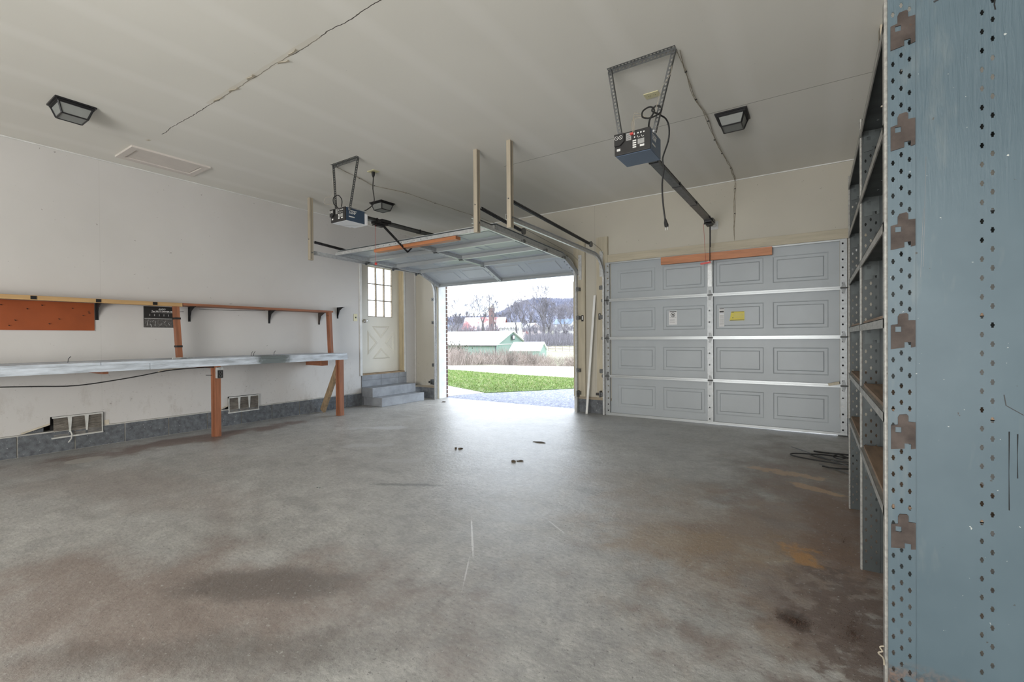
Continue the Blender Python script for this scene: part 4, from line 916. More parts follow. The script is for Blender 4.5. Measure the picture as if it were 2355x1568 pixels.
# outlet box on the bench post
ob = thing('outlet_box', (-5.67, 2.545, 0.75), 'metal handy box with black receptacle on the bench middle post', 'outlet')
MB().box(BX1 + 0.003, BX1 + 0.045, 2.480, 2.545, 0.665, 0.787).build('box', 'galv', ob, bevel=0.003)
MB().box(BX1 + 0.045, BX1 + 0.050, 2.484, 2.541, 0.668, 0.757).build('cover', 'black_plastic', ob)
for z in (0.693, 0.733):
    g = MB().tube([(BX1 + 0.0512, 2.5125 + 0.014 * math.cos(a * math.pi / 6), z + 0.013 * math.sin(a * math.pi / 6)) for a in range(13)], 0.002, 4); g.build('receptacle', 'galv_dark', ob)
g = MB().cyl((BX1 + 0.045, 2.512, 0.772), (BX1 + 0.048, 2.512, 0.772), 0.008, 10).build('screw', 'galv_bright', ob)
cb = thing('electrical_cable', (-5.75, 1.5, 0.68), 'black cable sagging below the bench to the outlet box', 'cable')
MB().tube(smooth_pts([(-5.72, 0.2, 0.76), (-5.74, 0.5, 0.735), (-5.75, 0.84, 0.714), (-5.75, 1.05, 0.70), (-5.75, 1.34, 0.684), (-5.75, 1.73, 0.727), (-5.745, 2.03, 0.776), (-5.74, 2.27, 0.79), (-5.70, 2.47, 0.792), (-5.672, 2.51, 0.786)]), 0.0058, 6).build('cable', 'black_rubber', cb)
MB().tube(smooth_pts([(-5.75, 1.95, 0.765), (-5.73, 2.0, 0.785), (-5.74, 2.08, 0.792), (-5.75, 2.2, 0.79)]), 0.004, 5).build('cable_tail', 'bell_wire', cb)
# ================================================================ UPPER SHELF
sh = thing('bracket_shelf', (-6.16, 1.6, 1.5), 'narrow orange board shelf on brackets above the workbench', 'shelf')
MB().box(XL + 0.004, -6.045, -1.2, 2.30, 1.492, 1.515).build('shelf_board', 'orange_wood', sh, bevel=0.001)
MB().box(XL + 0.004, -6.03, 2.302, 4.262, 1.497, 1.523).build('shelf_board', 'orange_wood', sh, bevel=0.001)
st = MB().box(-6.044, -6.022, -1.2, 2.296, 1.480, 1.522).build('front_strip', 'pine_strip', sh, bevel=0.002)
for y in (0.08, 0.62, 1.10, 1.56, 2.035): MB().box(-6.0215, -6.017, y - 0.02, y + 0.02, 1.486, 1.518).build('clip', 'black_metal', sh)
for y0, y1, yy0, yy1 in ((2.215, 2.305, 2.245, 2.335), (4.175, 4.265, 4.20, 4.29)):
    b = MB()
    for (xa, xb) in ((-6.085, -6.046), (-6.045, -6.008)):
        z1 = 1.480 if y0 < 3 else 1.497
        b.add([(xa, yy0, 0.897), (xb, yy0, 0.897), (xb, yy1 - 0.045, 0.897), (xa, yy1 - 0.045, 0.897), (xa, y0, z1), (xb, y0, z1), (xb, y1 - 0.045, z1), (xa, y1 - 0.045, z1)], [(0, 3, 2, 1), (4, 5, 6, 7), (0, 1, 5, 4), (1, 2, 6, 5), (2, 3, 7, 6), (3, 0, 4, 7)])
    b.build('post', 'orange_wood_z', sh, bevel=0.001)
for z, dy in ((1.345, 0.007), (1.03, 0.022)):
    MB().box(-6.089, -6.004, 2.215 + dy - 0.004, 2.262 + dy + 0.003, z - 0.011, z + 0.011).build('band', 'black_rubber', sh)
nl = MB(); nl.tube([(-6.02, 2.262, 1.42), (-6.02, 2.305, 1.425)], 0.003, 5); nl.tube([(-6.02, 4.18, 1.44), (-6.02, 4.14, 1.445)], 0.003, 5); nl.build('nail', 'black_metal', sh)
# twine line below the shelf
MB().tube(sag((-6.25, 2.56, 1.475), (-6.25, 3.36, 1.492), 0.006), 0.002, 4).build('hanging_rod', 'galv_dark', sh)
def bracket(y, z, parent, m='black_metal', rust=False, arm=0.155):
    b = MB(); b.box(XL, XL + 0.005, y - 0.013, y + 0.013, z - 0.175, z); b.box(XL, XL + arm, y - 0.013, y + 0.013, z - 0.005, z)
    b.prism([(XL + 0.004, z - 0.17), (XL + 0.004, z - 0.004), (XL + arm - 0.01, z - 0.004), (XL + arm * 0.35, z - 0.05), (XL + 0.02, z - 0.13)], -0.004, 0.004, frame((0, y, 0), (1, 0, 0), (0, 0, 1), (0, 1, 0)))
    return b.build('shelf_bracket', m, parent)
for y in (0.5, 1.612): bracket(y, 1.491, sh)
for y in (2.463, 3.43): bracket(y, 1.496, sh)
bracket(4.19, 1.496, sh, 'gusset_brown')
lb = bracket(4.515, 1.597, None); tag(lb, 'bare black shelf bracket on the wall left of the side door', 'bracket')
# red hardboard, tool pouch
rb = MB().box(XL + 0.001, XL + 0.012, -0.9, 1.590, 1.206, 1.489).build('hardboard_panel', 'red_hardboard'); tag(rb, 'rust-red hardboard panel on the wall under the shelf', 'board')
nl = MB()
for y, z in ((0.93, 1.44), (1.10, 1.41), (1.2, 1.45), (1.02, 1.3), (1.32, 1.32), (1.5, 1.36), (1.25, 1.27), (1.42, 1.43), (0.98, 1.25)): nl.cyl((XL + 0.012, y, z), (XL + 0.026, y + 0.003, z - 0.003), 0.004, 6)
nl.build('nail', 'black_metal', rb)
tp = thing('tool_pouch', (XL, 2.17, 1.37), 'black roll-up nut driver pouch hanging on the wall below the shelf', 'tool pouch')
py0, py1 = 2.012, 2.335
MB().box(XL + 0.001, XL + 0.009, py0, py1, 1.246, 1.485).build('pouch', 'black_plastic', tp, bevel=0.002)
m_, nt_, b_ = base_mat('clear_vinyl'); b_.inputs['Base Color'].default_value = (0.09, 0.085, 0.08, 1); b_.inputs['Roughness'].default_value = 0.12
bump(nt_, b_, noise(nt_, coords(nt_), 42, 3, 0.5, 1.5), 1.0, 0.012)
MB().box(XL + 0.009, XL + 0.016, py0 + 0.005, py1 - 0.005, 1.250, 1.345).build('vinyl_pocket', 'clear_vinyl', tp)
MB().box(XL + 0.009, XL + 0.0165, py0 + 0.006, py1 - 0.006, 1.344, 1.351).build('piping', 'print_gray', tp)
Mt = frame((XL + 0.0096, 2.085, 1.422), (0, 1, 0), (0, 0, 1)); text('7pc NUT DRIVER SET', 'print', 'print_white', tp, Mt, 0.0235)
Mt = frame((XL + 0.0096, 2.150, 1.448), (0, 1, 0), (0, 0, 1)); text('ANDO', 'print', 'print_white', tp, Mt, 0.022, italic=True)
MB().box(XL + 0.009, XL + 0.0096, 2.08, 2.33, 1.414, 1.4165).build('print', 'print_gray', tp)
b = MB()
for k in range(5): y = 2.065 + k * 0.045; b.box(XL + 0.009, XL + 0.0097, y, y + 0.006, 1.375, 1.398)
b.build('print', 'print_gray', tp)
b = MB()
for k, (y, z, l, a) in enumerate(((2.045, 1.30, 0.07, 0.2), (2.075, 1.27, 0.04, -0.3), (2.115, 1.29, 0.06, 0.05), (2.17, 1.28, 0.03, 0.8), (2.21, 1.31, 0.025, 0.5), (2.25, 1.285, 0.035, -0.6), (2.095, 1.32, 0.02, 0.9))):
    c = Vector((XL + 0.0165, y, z)); d = Vector((0, math.sin(a), math.cos(a))) * l / 2; b.beam(c - d, c + d, 0.005, 0.002, up=(1, 0, 0))
b.build('pocket_shine', 'print_gray', tp)
# ================================================================ FOUNDATION VENTS
def vent(y0, y1, z0, z1, label, broken):
    t = thing('foundation_vent', (XL, (y0 + y1) / 2, z0), label, 'vent', 'foundation vents')
    X = XL + 0.016; W_ = y1 - y0
    MB().box(XL - 0.12, XL - 0.05, y0, y1, z0, z1).build('dark_recess', 'gap_dark', t)
    f = MB(); fwid = 0.014
    tilt = 0.014 if broken else 0.0
    f.box(X - 0.012, X + 0.01, y0 + 0.0, y1, z1 - fwid, z1); f.beam((X + 0.008 + tilt, y0 - 0.01, z0 + 0.005), (X + 0.002, y1, z0 + 0.006), 0.018, 0.014)
    f.box(X - 0.012, X + 0.006, y1 - 0.008, y1, z0, z1)
    if not broken: f.box(X - 0.012, X + 0.006, y0, y0 + 0.008, z0, z1)
    f.build('frame', 'vent_metal', t)
    for k in (1, 2):
        y = y0 + W_ * k / 3
        MB().prism([(y - 0.016, z1 - 0.01), (y + 0.016, z1 - 0.01), (y + 0.006, z0 + 0.045), (y - 0.006, z0 + 0.045)], X - 0.002, X + 0.008, frame((0, 0, 0), (0, 1, 0), (0, 0, 1))).build('divider', 'vent_metal', t)
    n = 17
    for p in range(3):
        a = y0 + W_ * p / 3 + 0.010; b_ = y0 + W_ * (p + 1) / 3 - 0.010
        for k in range(n):
            z = z1 - 0.022 - (z1 - z0 - 0.04) * k / (n - 1)
            if broken and p == 0 and 12 <= k <= 14: continue
            if broken and p == 1 and k == 13: continue
            MB().beam((X - 0.006, a, z + random.uniform(-.0015, .0015)), (X - 0.006, b_, z + random.uniform(-.0015, .0015)), 0.016, 0.0035, up=(0.35, 0, 1)).build('fin', 'vent_fin', t)
    if broken:
        MB().tube([(X + 0.01, y0 + W_ / 3, z0 + 0.06), (X + 0.02, y0 + W_ / 3 + 0.01, z0 + 0.02), (X + 0.025, y0 + W_ / 3 + 0.004, z0 - 0.02), (X + 0.03, y0 + W_ / 3 - 0.02, z0 - 0.055)], 0.006, 5).build('loose_strip', 'vent_metal', t)
vent(1.262, 1.645, 0.140, 0.350, 'dented foundation vent with broken fins, the nearer of the two', True)
vent(2.888, 3.270, 0.160, 0.365, 'intact foundation vent right of the bench middle post', False)

# ================================================================ WALL BITS BY THE DOORS
def eye(x, z, s, lab):
    t = thing('safety_sensor', (x, 6.13, z), lab, 'door sensor', 'door safety sensors')
    MB().box(x - 0.02, x + 0.035 * s, 6.085, 6.125, z - 0.02, z + 0.016).build('sensor', 'black_plastic', t, bevel=0.003)
    MB().box(x + 0.03 * s, x + 0.045 * s, 6.08, 6.16, z - 0.045, z + 0.045).build('bracket', 'galv_dark', t)
eye(-5.83, 0.315, 1, 'black safety sensor low on the track left of the open doorway')
eye(-2.865, 0.28, -1, 'black safety sensor low at the right side of the open doorway')
eye(-2.59, 0.295, 1, 'black safety sensor low at the left track of the closed door')
for x, z, lab in ((-2.845, 1.378, 'small black latch plate on the left beige casing of the pier'), (-2.578, 1.395, 'small black latch plate on the right beige casing of the pier')):
    t = thing('latch_plate', (x, YF - 0.036, z), lab, 'latch plate', 'latch plates on the pier')
    MB().box(x - 0.017, x + 0.017, YF - 0.043, YF - 0.0355, z - 0.045, z + 0.045).build('plate', 'black_metal', t, bevel=0.002)
    MB().box(x - 0.005, x + 0.010, YF - 0.0445, YF - 0.043, z - 0.022, z + 0.03).build('slot', 'print_white', t)
pl = thing('white_trim_strip', (-2.735, 6.10, 0), 'long white plastic strip leaning on the pier between the doors', 'plastic strip')
M = frame((-2.748, 6.075, 0.004), (1, 0, 0.06), (0.062, 0.040, 1.0))
c = MB(); c.obox(M, -0.016, 0.016, 0, 1.70, 0, 0.003); c.obox(M, -0.016, -0.013, 0, 1.70, -0.010, 0.0); c.obox(M, 0.013, 0.016, 0, 1.70, -0.010, 0.0); c.build('strip', 'pole_white', pl)

# ================================================================ STEEL SHELVING
SX = 0.172; SD = 0.305; HT = 2.11
LEV = [0.575, 0.863, 1.152, 1.447, 1.745, 2.052]
UY = [1.786, 2.700, 3.613]
unit = thing('steel_shelving', (SX + SD / 2, 2.7, 0), 'tall blue-gray steel shelving unit with perforated posts at the right', 'shelving')
def plus(u, v, a=0.0026, b=0.0075, c=0.0042, d=0.0062):
    return [(u - a, u + a, v - b, v + b), (u - c, u + c, v - 0.0026, v + 0.0030)]
def gusset(M, m):
    # M: u to the right, v up, origin at lower left of the plate body
    g = MB(); o = [(0.0, 0.0), (0.031, 0.004), (0.031, 0.016), (0.046, 0.016), (0.046, 0.004), (0.056, 0.006), (0.056, 0.066), (0.040, 0.066), (0.040, 0.080), (0.036, 0.084), (0.020, 0.082), (0.016, 0.076), (0.016, 0.058), (0.0, 0.054)]
    # window cut-out: build as two half outlines meeting round the hole
    hx0, hx1, hz0, hz1 = 0.010, 0.024, 0.040, 0.052
    g.prism([(0.0, 0.0), (0.031, 0.004), (0.031, 0.016), (0.046, 0.016), (0.046, 0.004), (0.056, 0.006), (0.056, hz0), (0.0, hz0)], 0, 0.0035, M)
    g.prism([(0.0, hz0), (hx0, hz0), (hx0, hz1), (0.0, hz1)], 0, 0.0035, M); g.prism([(hx1, hz0), (0.056, hz0), (0.056, hz1), (hx1, hz1)], 0, 0.0035, M)
    g.prism([(0.0, hz1), (0.056, hz1), (0.056, 0.066), (0.040, 0.066), (0.040, 0.079), (0.036, 0.083), (0.020, 0.081), (0.016, 0.075), (0.016, 0.058), (0.0, 0.055)], 0, 0.0035, M)
    return g.build('gusset_plate', m, unit)
for ui, Y in enumerate(UY):
    # end sheet
    mt_p = 'blue_steel' if ui == 0 else 'shaded_steel'
    px0 = 0.067 if ui < 2 else 0.12
    rects = []; uu = (0.213 - px0, 0.234 - px0)
    k = 0
    while 0.05 + 0.0525 * k < HT - 0.03:
        z = 0.05 + 0.0525 * k; rects += plus(uu[0], z) + (plus(uu[1], z + 0.026) if z + 0.026 < HT - 0.02 else []); k += 1
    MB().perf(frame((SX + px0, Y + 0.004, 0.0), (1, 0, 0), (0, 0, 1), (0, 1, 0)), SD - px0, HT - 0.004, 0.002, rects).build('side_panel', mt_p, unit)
    # front post: perforated face, rolled front lip
    rects = []; k = 0
    while 0.03 + 0.0492 * k < HT - 0.03:
        z = 0.03 + 0.0492 * k
        rects += plus(0.021, z + 0.012) + plus(0.040, z + 0.033 if z + 0.045 < HT else z) + plus(0.059, z + 0.015)
        k += 1
    p = MB().perf(frame((SX, Y, 0.0), (1, 0, 0), (0, 0, 1), (0, 1, 0)), 0.0725, HT, 0.0025, rects)
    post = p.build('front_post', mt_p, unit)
    lp = MB(); lp.box(SX, SX + 0.003, Y, Y + 0.034, 0.0, HT); lp.cyl((SX + 0.004, Y, 0.0), (SX + 0.004, Y, HT), 0.0048, 8); lp.build('post_lip', 'shelf_lip', post)
    # rear post
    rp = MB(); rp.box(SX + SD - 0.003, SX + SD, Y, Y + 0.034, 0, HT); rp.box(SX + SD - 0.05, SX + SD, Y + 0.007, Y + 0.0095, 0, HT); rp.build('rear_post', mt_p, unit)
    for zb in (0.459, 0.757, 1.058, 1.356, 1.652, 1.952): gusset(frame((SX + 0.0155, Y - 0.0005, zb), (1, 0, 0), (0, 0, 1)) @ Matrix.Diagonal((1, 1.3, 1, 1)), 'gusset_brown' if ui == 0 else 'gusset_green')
for bi in range(2):
    ya_, yb2 = UY[bi] + 0.004, UY[bi + 1] - 0.002
    for li, L in enumerate(LEV):
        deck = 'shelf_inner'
        Ly = yb2 - ya_ - 0.006; slots = []
        for k in range(6):
            v = 0.06 + k * 0.145
            for u in (0.055, 0.085, 0.235): slots.append((u - 0.004, u + 0.004, v, v + 0.022))
        s = MB(); s.perf(frame((SX + 0.002, ya_ + 0.002, L - 0.004), (1, 0, 0), (0, 1, 0)), SD - 0.004, Ly, 0.002, slots)
        so = s.build('shelf', deck, unit)
        f = MB(); f.box(SX + 0.0, SX + 0.004, ya_, yb2, L - 0.030, L); f.box(SX + 0.0, SX + 0.018, ya_, yb2, L - 0.0025, L + 0.0005); f.build('front_lip', 'shelf_lip', so)
        r = MB(); r.box(SX + SD - 0.004, SX + SD, ya_, yb2, L - 0.030, L); r.build('rear_lip', 'shelf_inner', so)
        if li < 2 or li == 2:
            MB().box(SX + 0.012, SX + SD - 0.006, ya_ + 0.004, yb2 - 0.006, L + 0.0006, L + 0.013).build('wood_deck', 'shelf_wood', so)
# a bit of twine on the post foot
MB().tube(smooth_pts([(SX - 0.002, 1.78, 0.155), (SX - 0.012, 1.778, 0.15), (SX - 0.006, 1.776, 0.14), (SX - 0.016, 1.776, 0.132), (SX - 0.004, 1.775, 0.12), (SX - 0.002, 1.775, 0.10)]), 0.0022, 4).build('snagged_fibre', 'bell_wire', unit)
# scratches and drips on the near sheet: thin raised paint runs and gouges
sc = MB(); yy = 1.7895
for pts in ([(0.417, 2.11), (0.420, 2.085), (0.416, 2.06), (0.412, 2.03), (0.409, 2.005), (0.411, 1.99)],): sc.tube([(x, yy, z) for x, z in pts], 0.0016, 4)
for x0, z0, x1, z1 in ((0.285, 2.062, 0.305, 2.068), (0.313, 2.069, 0.32, 2.071), (0.33, 2.074, 0.352, 2.079), (0.358, 2.08, 0.372, 2.083), (0.40, 2.088, 0.41, 2.09), (0.424, 2.087, 0.445, 2.084), (0.428, 0.935, 0.432, 0.905), (0.433, 0.905, 0.465, 0.882)): sc.beam((x0, yy, z0), (x1, yy, z1), 0.002, 0.0045 if z0 > 2 else 0.0018)
for x, z0, z1 in ((0.438, 0.835, 0.62), (0.454, 0.83, 0.71)): sc.tube([(x, yy, z0), (x - 0.0005, yy, (z0 + z1) / 2), (x, yy, z1)], [0.0014, 0.0005, 0.0011], 4)
sc.build('scratch', 'print_black', unit)
sc = MB()
for x0, z0, x1, z1 in ((0.268, 1.62, 0.262, 1.30), (0.262, 1.47, 0.256, 1.27)): sc.beam((x0, yy, z0), (x1, yy, z1), 0.0008, 0.0008)
sc.build('scratch', 'galv_dark', unit)

# ================================================================ FLOOR BITS
wt = thing('wire_tangle', (0.0, 4.9, 0), 'tangle of black wire lying on the floor before the closed door', 'wire')
def wire(pts, r=0.006, m='black_rubber'): MB().tube(smooth_pts(pts, 5), r, 6).build('wire', m, wt)
wire([(0.30, 5.05, 0.01), (0.05, 5.02, 0.02), (-0.15, 4.98, 0.015), (-0.20, 4.93, 0.012), (-0.15, 4.87, 0.01), (0.0, 4.80, 0.014), (0.3, 4.75, 0.012)])
wire([(0.32, 4.95, 0.02), (0.1, 4.99, 0.03), (-0.05, 4.93, 0.03), (0.1, 4.85, 0.02), (0.34, 4.82, 0.02)])
wire([(-0.02, 5.16, 0.015), (0.06, 5.12, 0.02), (0.2, 5.13, 0.02), (0.34, 5.14, 0.02)], 0.008)
wire([(0.04, 4.62, 0.01), (0.14, 4.60, 0.012), (0.3, 4.66, 0.012)], 0.006)
wire([(0.10, 5.06, 0.03), (0.16, 4.98, 0.045), (0.22, 4.93, 0.04), (0.17, 4.88, 0.03), (0.12, 4.94, 0.035), (0.2, 5.0, 0.05), (0.28, 4.95, 0.04)], 0.005)
st_m = MB(); st_m.beam((-0.205, 5.27, 0.012), (0.22, 4.70, 0.02), 0.012, 0.004); st_m.beam((0.02, 4.70, 0.008), (0.25, 4.45, 0.008), 0.014, 0.003); st_m.build('metal_strip', 'galv_dark', wt)
def grains(cx, cy, rx, ry, n, smax, h, name, m, label, cat, seed=1):
    rnd = random.Random(seed); b = MB()
    for _ in range(n):
        r = abs(rnd.gauss(0, 0.5)); a = rnd.uniform(0, 2 * math.pi); x = cx + rx * r * math.cos(a); y = cy + ry * r * math.sin(a); s = rnd.uniform(0.25, 1) * smax
        z = max(0, h * (1 - r * 1.3)); z = rnd.uniform(0, z) + s * 0.2
        o = Vector((x, y, z)); v = [o + Vector((rnd.uniform(-s, s), rnd.uniform(-s, s), rnd.uniform(-0.3, 0.6) * s)) for _ in range(4)]
        b.add(v, [(0, 1, 2), (0, 2, 3), (0, 3, 1), (1, 3, 2)])
    return tag(b.build(name, m), label, cat, kind='stuff')
grains(-0.075, 2.065, 0.085, 0.055, 1100, 0.0035, 0.008, 'dirt_heap', 'dirt', 'small round heap of brown dirt on the floor near the shelving', 'dirt', 2)
grains(0.11, 2.10, 0.10, 0.30, 1300, 0.0030, 0.003, 'dirt_scatter', 'dirt', 'dark dirt strewn on the floor along the shelving foot', 'dirt', 3)
grains(0.12, 3.0, 0.10, 0.45, 500, 0.003, 0.003, 'rust_flakes', 'dirt', 'rusty crumbs on the floor under the far shelves', 'dirt', 5)
lf = thing('dry_leaf', (-2.43, 4.17, 0), 'dark dry leaf on the wet-looking floor inside the open doorway', 'leaf')
MB().prism([(-0.07, -0.01), (0.0, -0.03), (0.08, 0.0), (0.01, 0.03)], 0.002, 0.006, Matrix.Translation((-2.43, 4.17, 0))).build('leaf', 'leaf_bit', lf)
rnd = random.Random(11)
for x, y, lab in ((-2.95, 3.5, 'brown leaf fragment left of the dark dry leaf'), (-2.25, 3.42, 'curled brown leaf fragment in the bright floor reflection'), (-5.35, 5.95, 'dark leaf scraps by the left jamb of the open doorway')):
    t = thing('leaf_fragment', (x, y, 0), lab, 'leaf')
    b = MB()
    for k in range(4): a = rnd.uniform(0, 6); xx = x + rnd.uniform(-.05, .05); yy_ = y + rnd.uniform(-.03, .03); b.prism([(xx + 0.02 * math.cos(a + q) * (1.5 if q < 1 else 0.7), yy_ + 0.016 * math.sin(a + q)) for q in (0, 1.5, 3, 4.6)], 0.001, 0.005 + 0.003 * k)
    b.build('leaf', 'leaf_bit', t)
t = thing('screw', (-3.083, 2.024, 0), 'bright loose screw lying alone on the open floor', 'screw')
MB().tube([(-3.083, 2.024, 0.004), (-3.06, 2.03, 0.004)], 0.003, 6).build('shank', 'galv_dark', t); MB().cyl((-3.06, 2.03, 0.004), (-3.055, 2.031, 0.004), 0.007, 8).build('head', 'galv_bright', t)

# ================================================================ OUTDOORS
FH = Vector((-0.5522, 0.8337, 0)); RH = Vector((0.8337, 0.5522, 0))
def yard(d, t, z=0.0):
    """d metres out along the driveway axis, t metres sideways per metre out"""
    v = FH * d + RH * (t * d); return Vector((v.x, v.y, z))
def gz(d):
    P = [(0, -0.03), (17, -0.03), (24, -0.5), (45, -1.9), (75, -3.2), (110, -3.2), (150, 0.5), (220, 6), (400, 10)]
    for (a, b), (c, e) in zip(P[:-1], P[1:]):
        if d <= c: return b + (e - b) * (d - a) / (c - a)
    return P[-1][1]
# terrain sheet far, then driveway, lawn, road near
b = MB(); ds = [10, 17, 20, 24, 30, 37, 45, 60, 75, 95, 110, 130, 150, 220, 400]; N = 15
vs = [yard(d, -1.6 + 3.2 * k / N, gz(d) - 0.05) for d in ds for k in range(N + 1)]
fs = [(i * (N + 1) + k, i * (N + 1) + k + 1, (i + 1) * (N + 1) + k + 1, (i + 1) * (N + 1) + k) for i in range(len(ds) - 1) for k in range(N)]
tag(b.add(vs, fs).build('far_field', 'field'), kind='structure')
box_ = MB().box(-60, 30, 6.43, 16, -0.2, -0.055); tag(box_.build('ground_base', 'field'), kind='structure')
tag(MB().prism([(-5.95, 6.43), (4.0, 6.43), (6.0, 16), (-1.0, 12.2), (-4.35, 9.1), (-5.0, 8.15), (-5.6, 7.4)], -0.05, -0.012).build('driveway', 'asphalt'), kind='structure')
tag(MB().prism([(-5.95, 6.475), (-5.6, 7.42), (-7.4, 8.2), (-14, 9.4), (-14, 6.475)], -0.05, -0.004).build('sidewalk', 'pale_concrete'), kind='structure')
lawn_o = [(-5.6, 7.45), (-5.0, 8.2), (-4.35, 9.15), (-1.0, 12.3), (-5.3, 11.3), (-8.0, 11.6), (-10.6, 12.2), (-14, 13.2), (-20, 15), (-20, 10), (-14, 9.45), (-7.4, 8.25)]
lawn = MB().prism(lawn_o, -0.05, 0.0).build('lawn', 'grass_soil'); tag(lawn, kind='structure')
def inside(x, y, P):
    c = False
    for i in range(len(P)):
        (x1, y1), (x2, y2) = P[i - 1], P[i]
        if (y1 > y) != (y2 > y) and x < (x2 - x1) * (y - y1) / (y2 - y1) + x1: c = not c
    return c
rnd = random.Random(5); V = []; Fc = []
for _ in range(90000):
    x = rnd.uniform(-13.5, -1.5); y = rnd.uniform(7.4, 13.2)
    if not inside(x, y, lawn_o): continue
    h = rnd.uniform(0.015, 0.055); a = rnd.uniform(0, 6.3); w = 0.005; lx = rnd.gauss(0, 0.025); ly = rnd.gauss(0, 0.025); n = len(V)
    V += [(x - w * math.cos(a), y - w * math.sin(a), -0.002), (x + w * math.cos(a), y + w * math.sin(a), -0.002), (x + lx, y + ly, h)]; Fc.append((n, n + 1, n + 2))
b = MB(); b.v = V; b.f = Fc; tag(b.build('lawn_grass', 'blade'), 'bright green grass strip between driveway and road', 'grass', kind='stuff')
rd = MB(); A = [yard(13.6, -0.9, -0.008), yard(14.6, -0.145, -0.008), yard(12.9, -0.02, -0.008), yard(11.7, 0.10, -0.008), yard(10.5, 0.4, -0.008), yard(15.5, 0.5, -0.008), yard(17.3, 0.2, -0.008), yard(18.3, -0.02, -0.008), yard(19.3, -0.15, -0.05), yard(21, -0.9, -0.05)]
rd.add(A, [tuple(range(len(A)))]); rd.add([a - Vector((0, 0, 0.04)) for a in A], [tuple(range(len(A)))[::-1]])
tag(rd.build('road', 'pale_concrete'), kind='structure')
# ---- dry brush along the road
rnd = random.Random(9); V = []; Fc = []
def stalk(p, q, w):
    n = len(V); d = (q - p); s = RH * w; V.extend([p - s, p + s, q + s * 0.3, q - s * 0.3]); Fc.append((n, n + 1, n + 2, n + 3))
clumps = [(19.6, -0.138, 1.15, 0.9), (19.8, -0.118, 1.0, 1.0), (20.2, -0.098, 0.9, 0.9), (20.0, -0.08, 0.75, 0.9), (20.6, -0.062, 1.0, 0.9), (20.4, -0.048, 0.8, 0.7), (20.8, -0.015, 1.05, 1.0), (20.9, 0.005, 1.0, 1.0), (21.0, 0.025, 0.95, 1.0), (21.0, 0.042, 0.7, 0.8), (24, 0.075, 0.8, 0.8), (19.5, 0.125, 0.55, 0.7), (19.8, 0.145, 0.7, 0.8), (23, 0.06, 0.8, 0.8)]
for d, t, h, w in clumps:
    for _ in range(240):
        dd = d + rnd.gauss(0, 0.35); tt = t + rnd.gauss(0, w * 0.35) / d; p = yard(dd, tt, gz(dd) - 0.02)
        hh = h * rnd.uniform(0.45, 1.05); q = p + Vector((rnd.gauss(0, 0.13), rnd.gauss(0, 0.13), hh * 0.62)); stalk(p, q, 0.006)
        for _k in range(2): stalk(q, q + Vector((rnd.gauss(0, 0.12), rnd.gauss(0, 0.12), hh * rnd.uniform(0.15, 0.42))), 0.0045)
for _ in range(2200):   # dead grass fringe
    dd = 19.3 + abs(rnd.gauss(0, 0.5)); tt = rnd.uniform(-0.16, 0.16); p = yard(dd, tt, gz(dd) - 0.03); stalk(p, p + Vector((rnd.gauss(0, 0.05), rnd.gauss(0, 0.05), rnd.uniform(0.06, 0.22))), 0.008)
b = MB(); b.v = [tuple(x) for x in V]; b.f = Fc; tag(b.build('dry_brush', 'stalk'), 'dry brown brush and weeds along the far side of the road', 'brush', kind='stuff')
# evergreen bush at the left
eb = thing('evergreen_bush', yard(21.5, -0.123, gz(21.5)), 'small dark green bush before the green barn wall', 'bush')
b = MB(); rnd = random.Random(4); cb_ = yard(21.5, -0.123, gz(21.5) + 0.72)
for _ in range(1500):
    v = Vector((rnd.gauss(0, 0.26), rnd.gauss(0, 0.26), rnd.gauss(0, 0.22))); c = cb_ + v; s = 0.06
    b.add([c + Vector((rnd.uniform(-s, s), rnd.uniform(-s, s), rnd.uniform(-s, s))) for _k in range(3)], [(0, 1, 2)])
b.tube([cb_ - Vector((0, 0, 0.75)), cb_], 0.03, 5); b.build('foliage', 'evergreen', eb)
# ---- buildings
def gable(name, d, t, yaw, L_, Wd, wall_h, rise, z0, walls, roof, label, cat, over=0.35, roof_t=0.12):
    """origin = near corner; long side runs along -u, gable side along +v"""
    o = yard(d, t, z0); T = thing(name, o, label, cat)
    u = (RH * -math.cos(yaw) + FH * math.sin(yaw)); v = (RH * math.sin(yaw) + FH * math.cos(yaw))
    M = frame(o, u, v, (0, 0, 1))
    w = MB(); w.obox(M, 0, L_, 0, Wd, -1.5, wall_h); w.build('wall', walls, T)
    g = MB()
    for uu in (0.0, L_ - 0.1): g.prism([(0, wall_h), (Wd, wall_h), (Wd / 2, wall_h + rise)], 0, 0.1, M @ Matrix(((0, 0, 1, uu), (1, 0, 0, 0), (0, 1, 0, 0), (0, 0, 0, 1))))
    g.build('gable_end', walls, T)
    for s in (0, 1):
        r = MB(); a = -over * rise / (Wd / 2)
        e0 = (-over if s == 0 else Wd + over); 
        pts = [(-over, e0, wall_h + a), (L_ + over, e0, wall_h + a), (L_ + over, Wd / 2, wall_h + rise), (-over, Wd / 2, wall_h + rise)]
        r.add([M @ Vector(p) for p in pts] + [M @ (Vector(p) + Vector((0, 0, roof_t))) for p in pts], [(0, 1, 2, 3), (7, 6, 5, 4), (0, 4, 5, 1), (1, 5, 6, 2), (2, 6, 7, 3), (3, 7, 4, 0)])
        r.build('roof_slope', roof, T)
    return T, M
zq = lambda y, d: 1.1 + (777 - y) * d / 1056.0
gb, Mb = gable('green_barn', 70, -0.0345, math.radians(28), 34, 10.2, 3.0, 2.0, zq(792, 70) - 3.0, 'barn_green', 'barn_roof', 'long pale green barn with white roof in the field behind the road', 'barn')
MB().obox(Mb, -0.32, -0.25, 4.7, 5.6, 3.7, 4.5).build('gable_window', 'window_dark', gb)
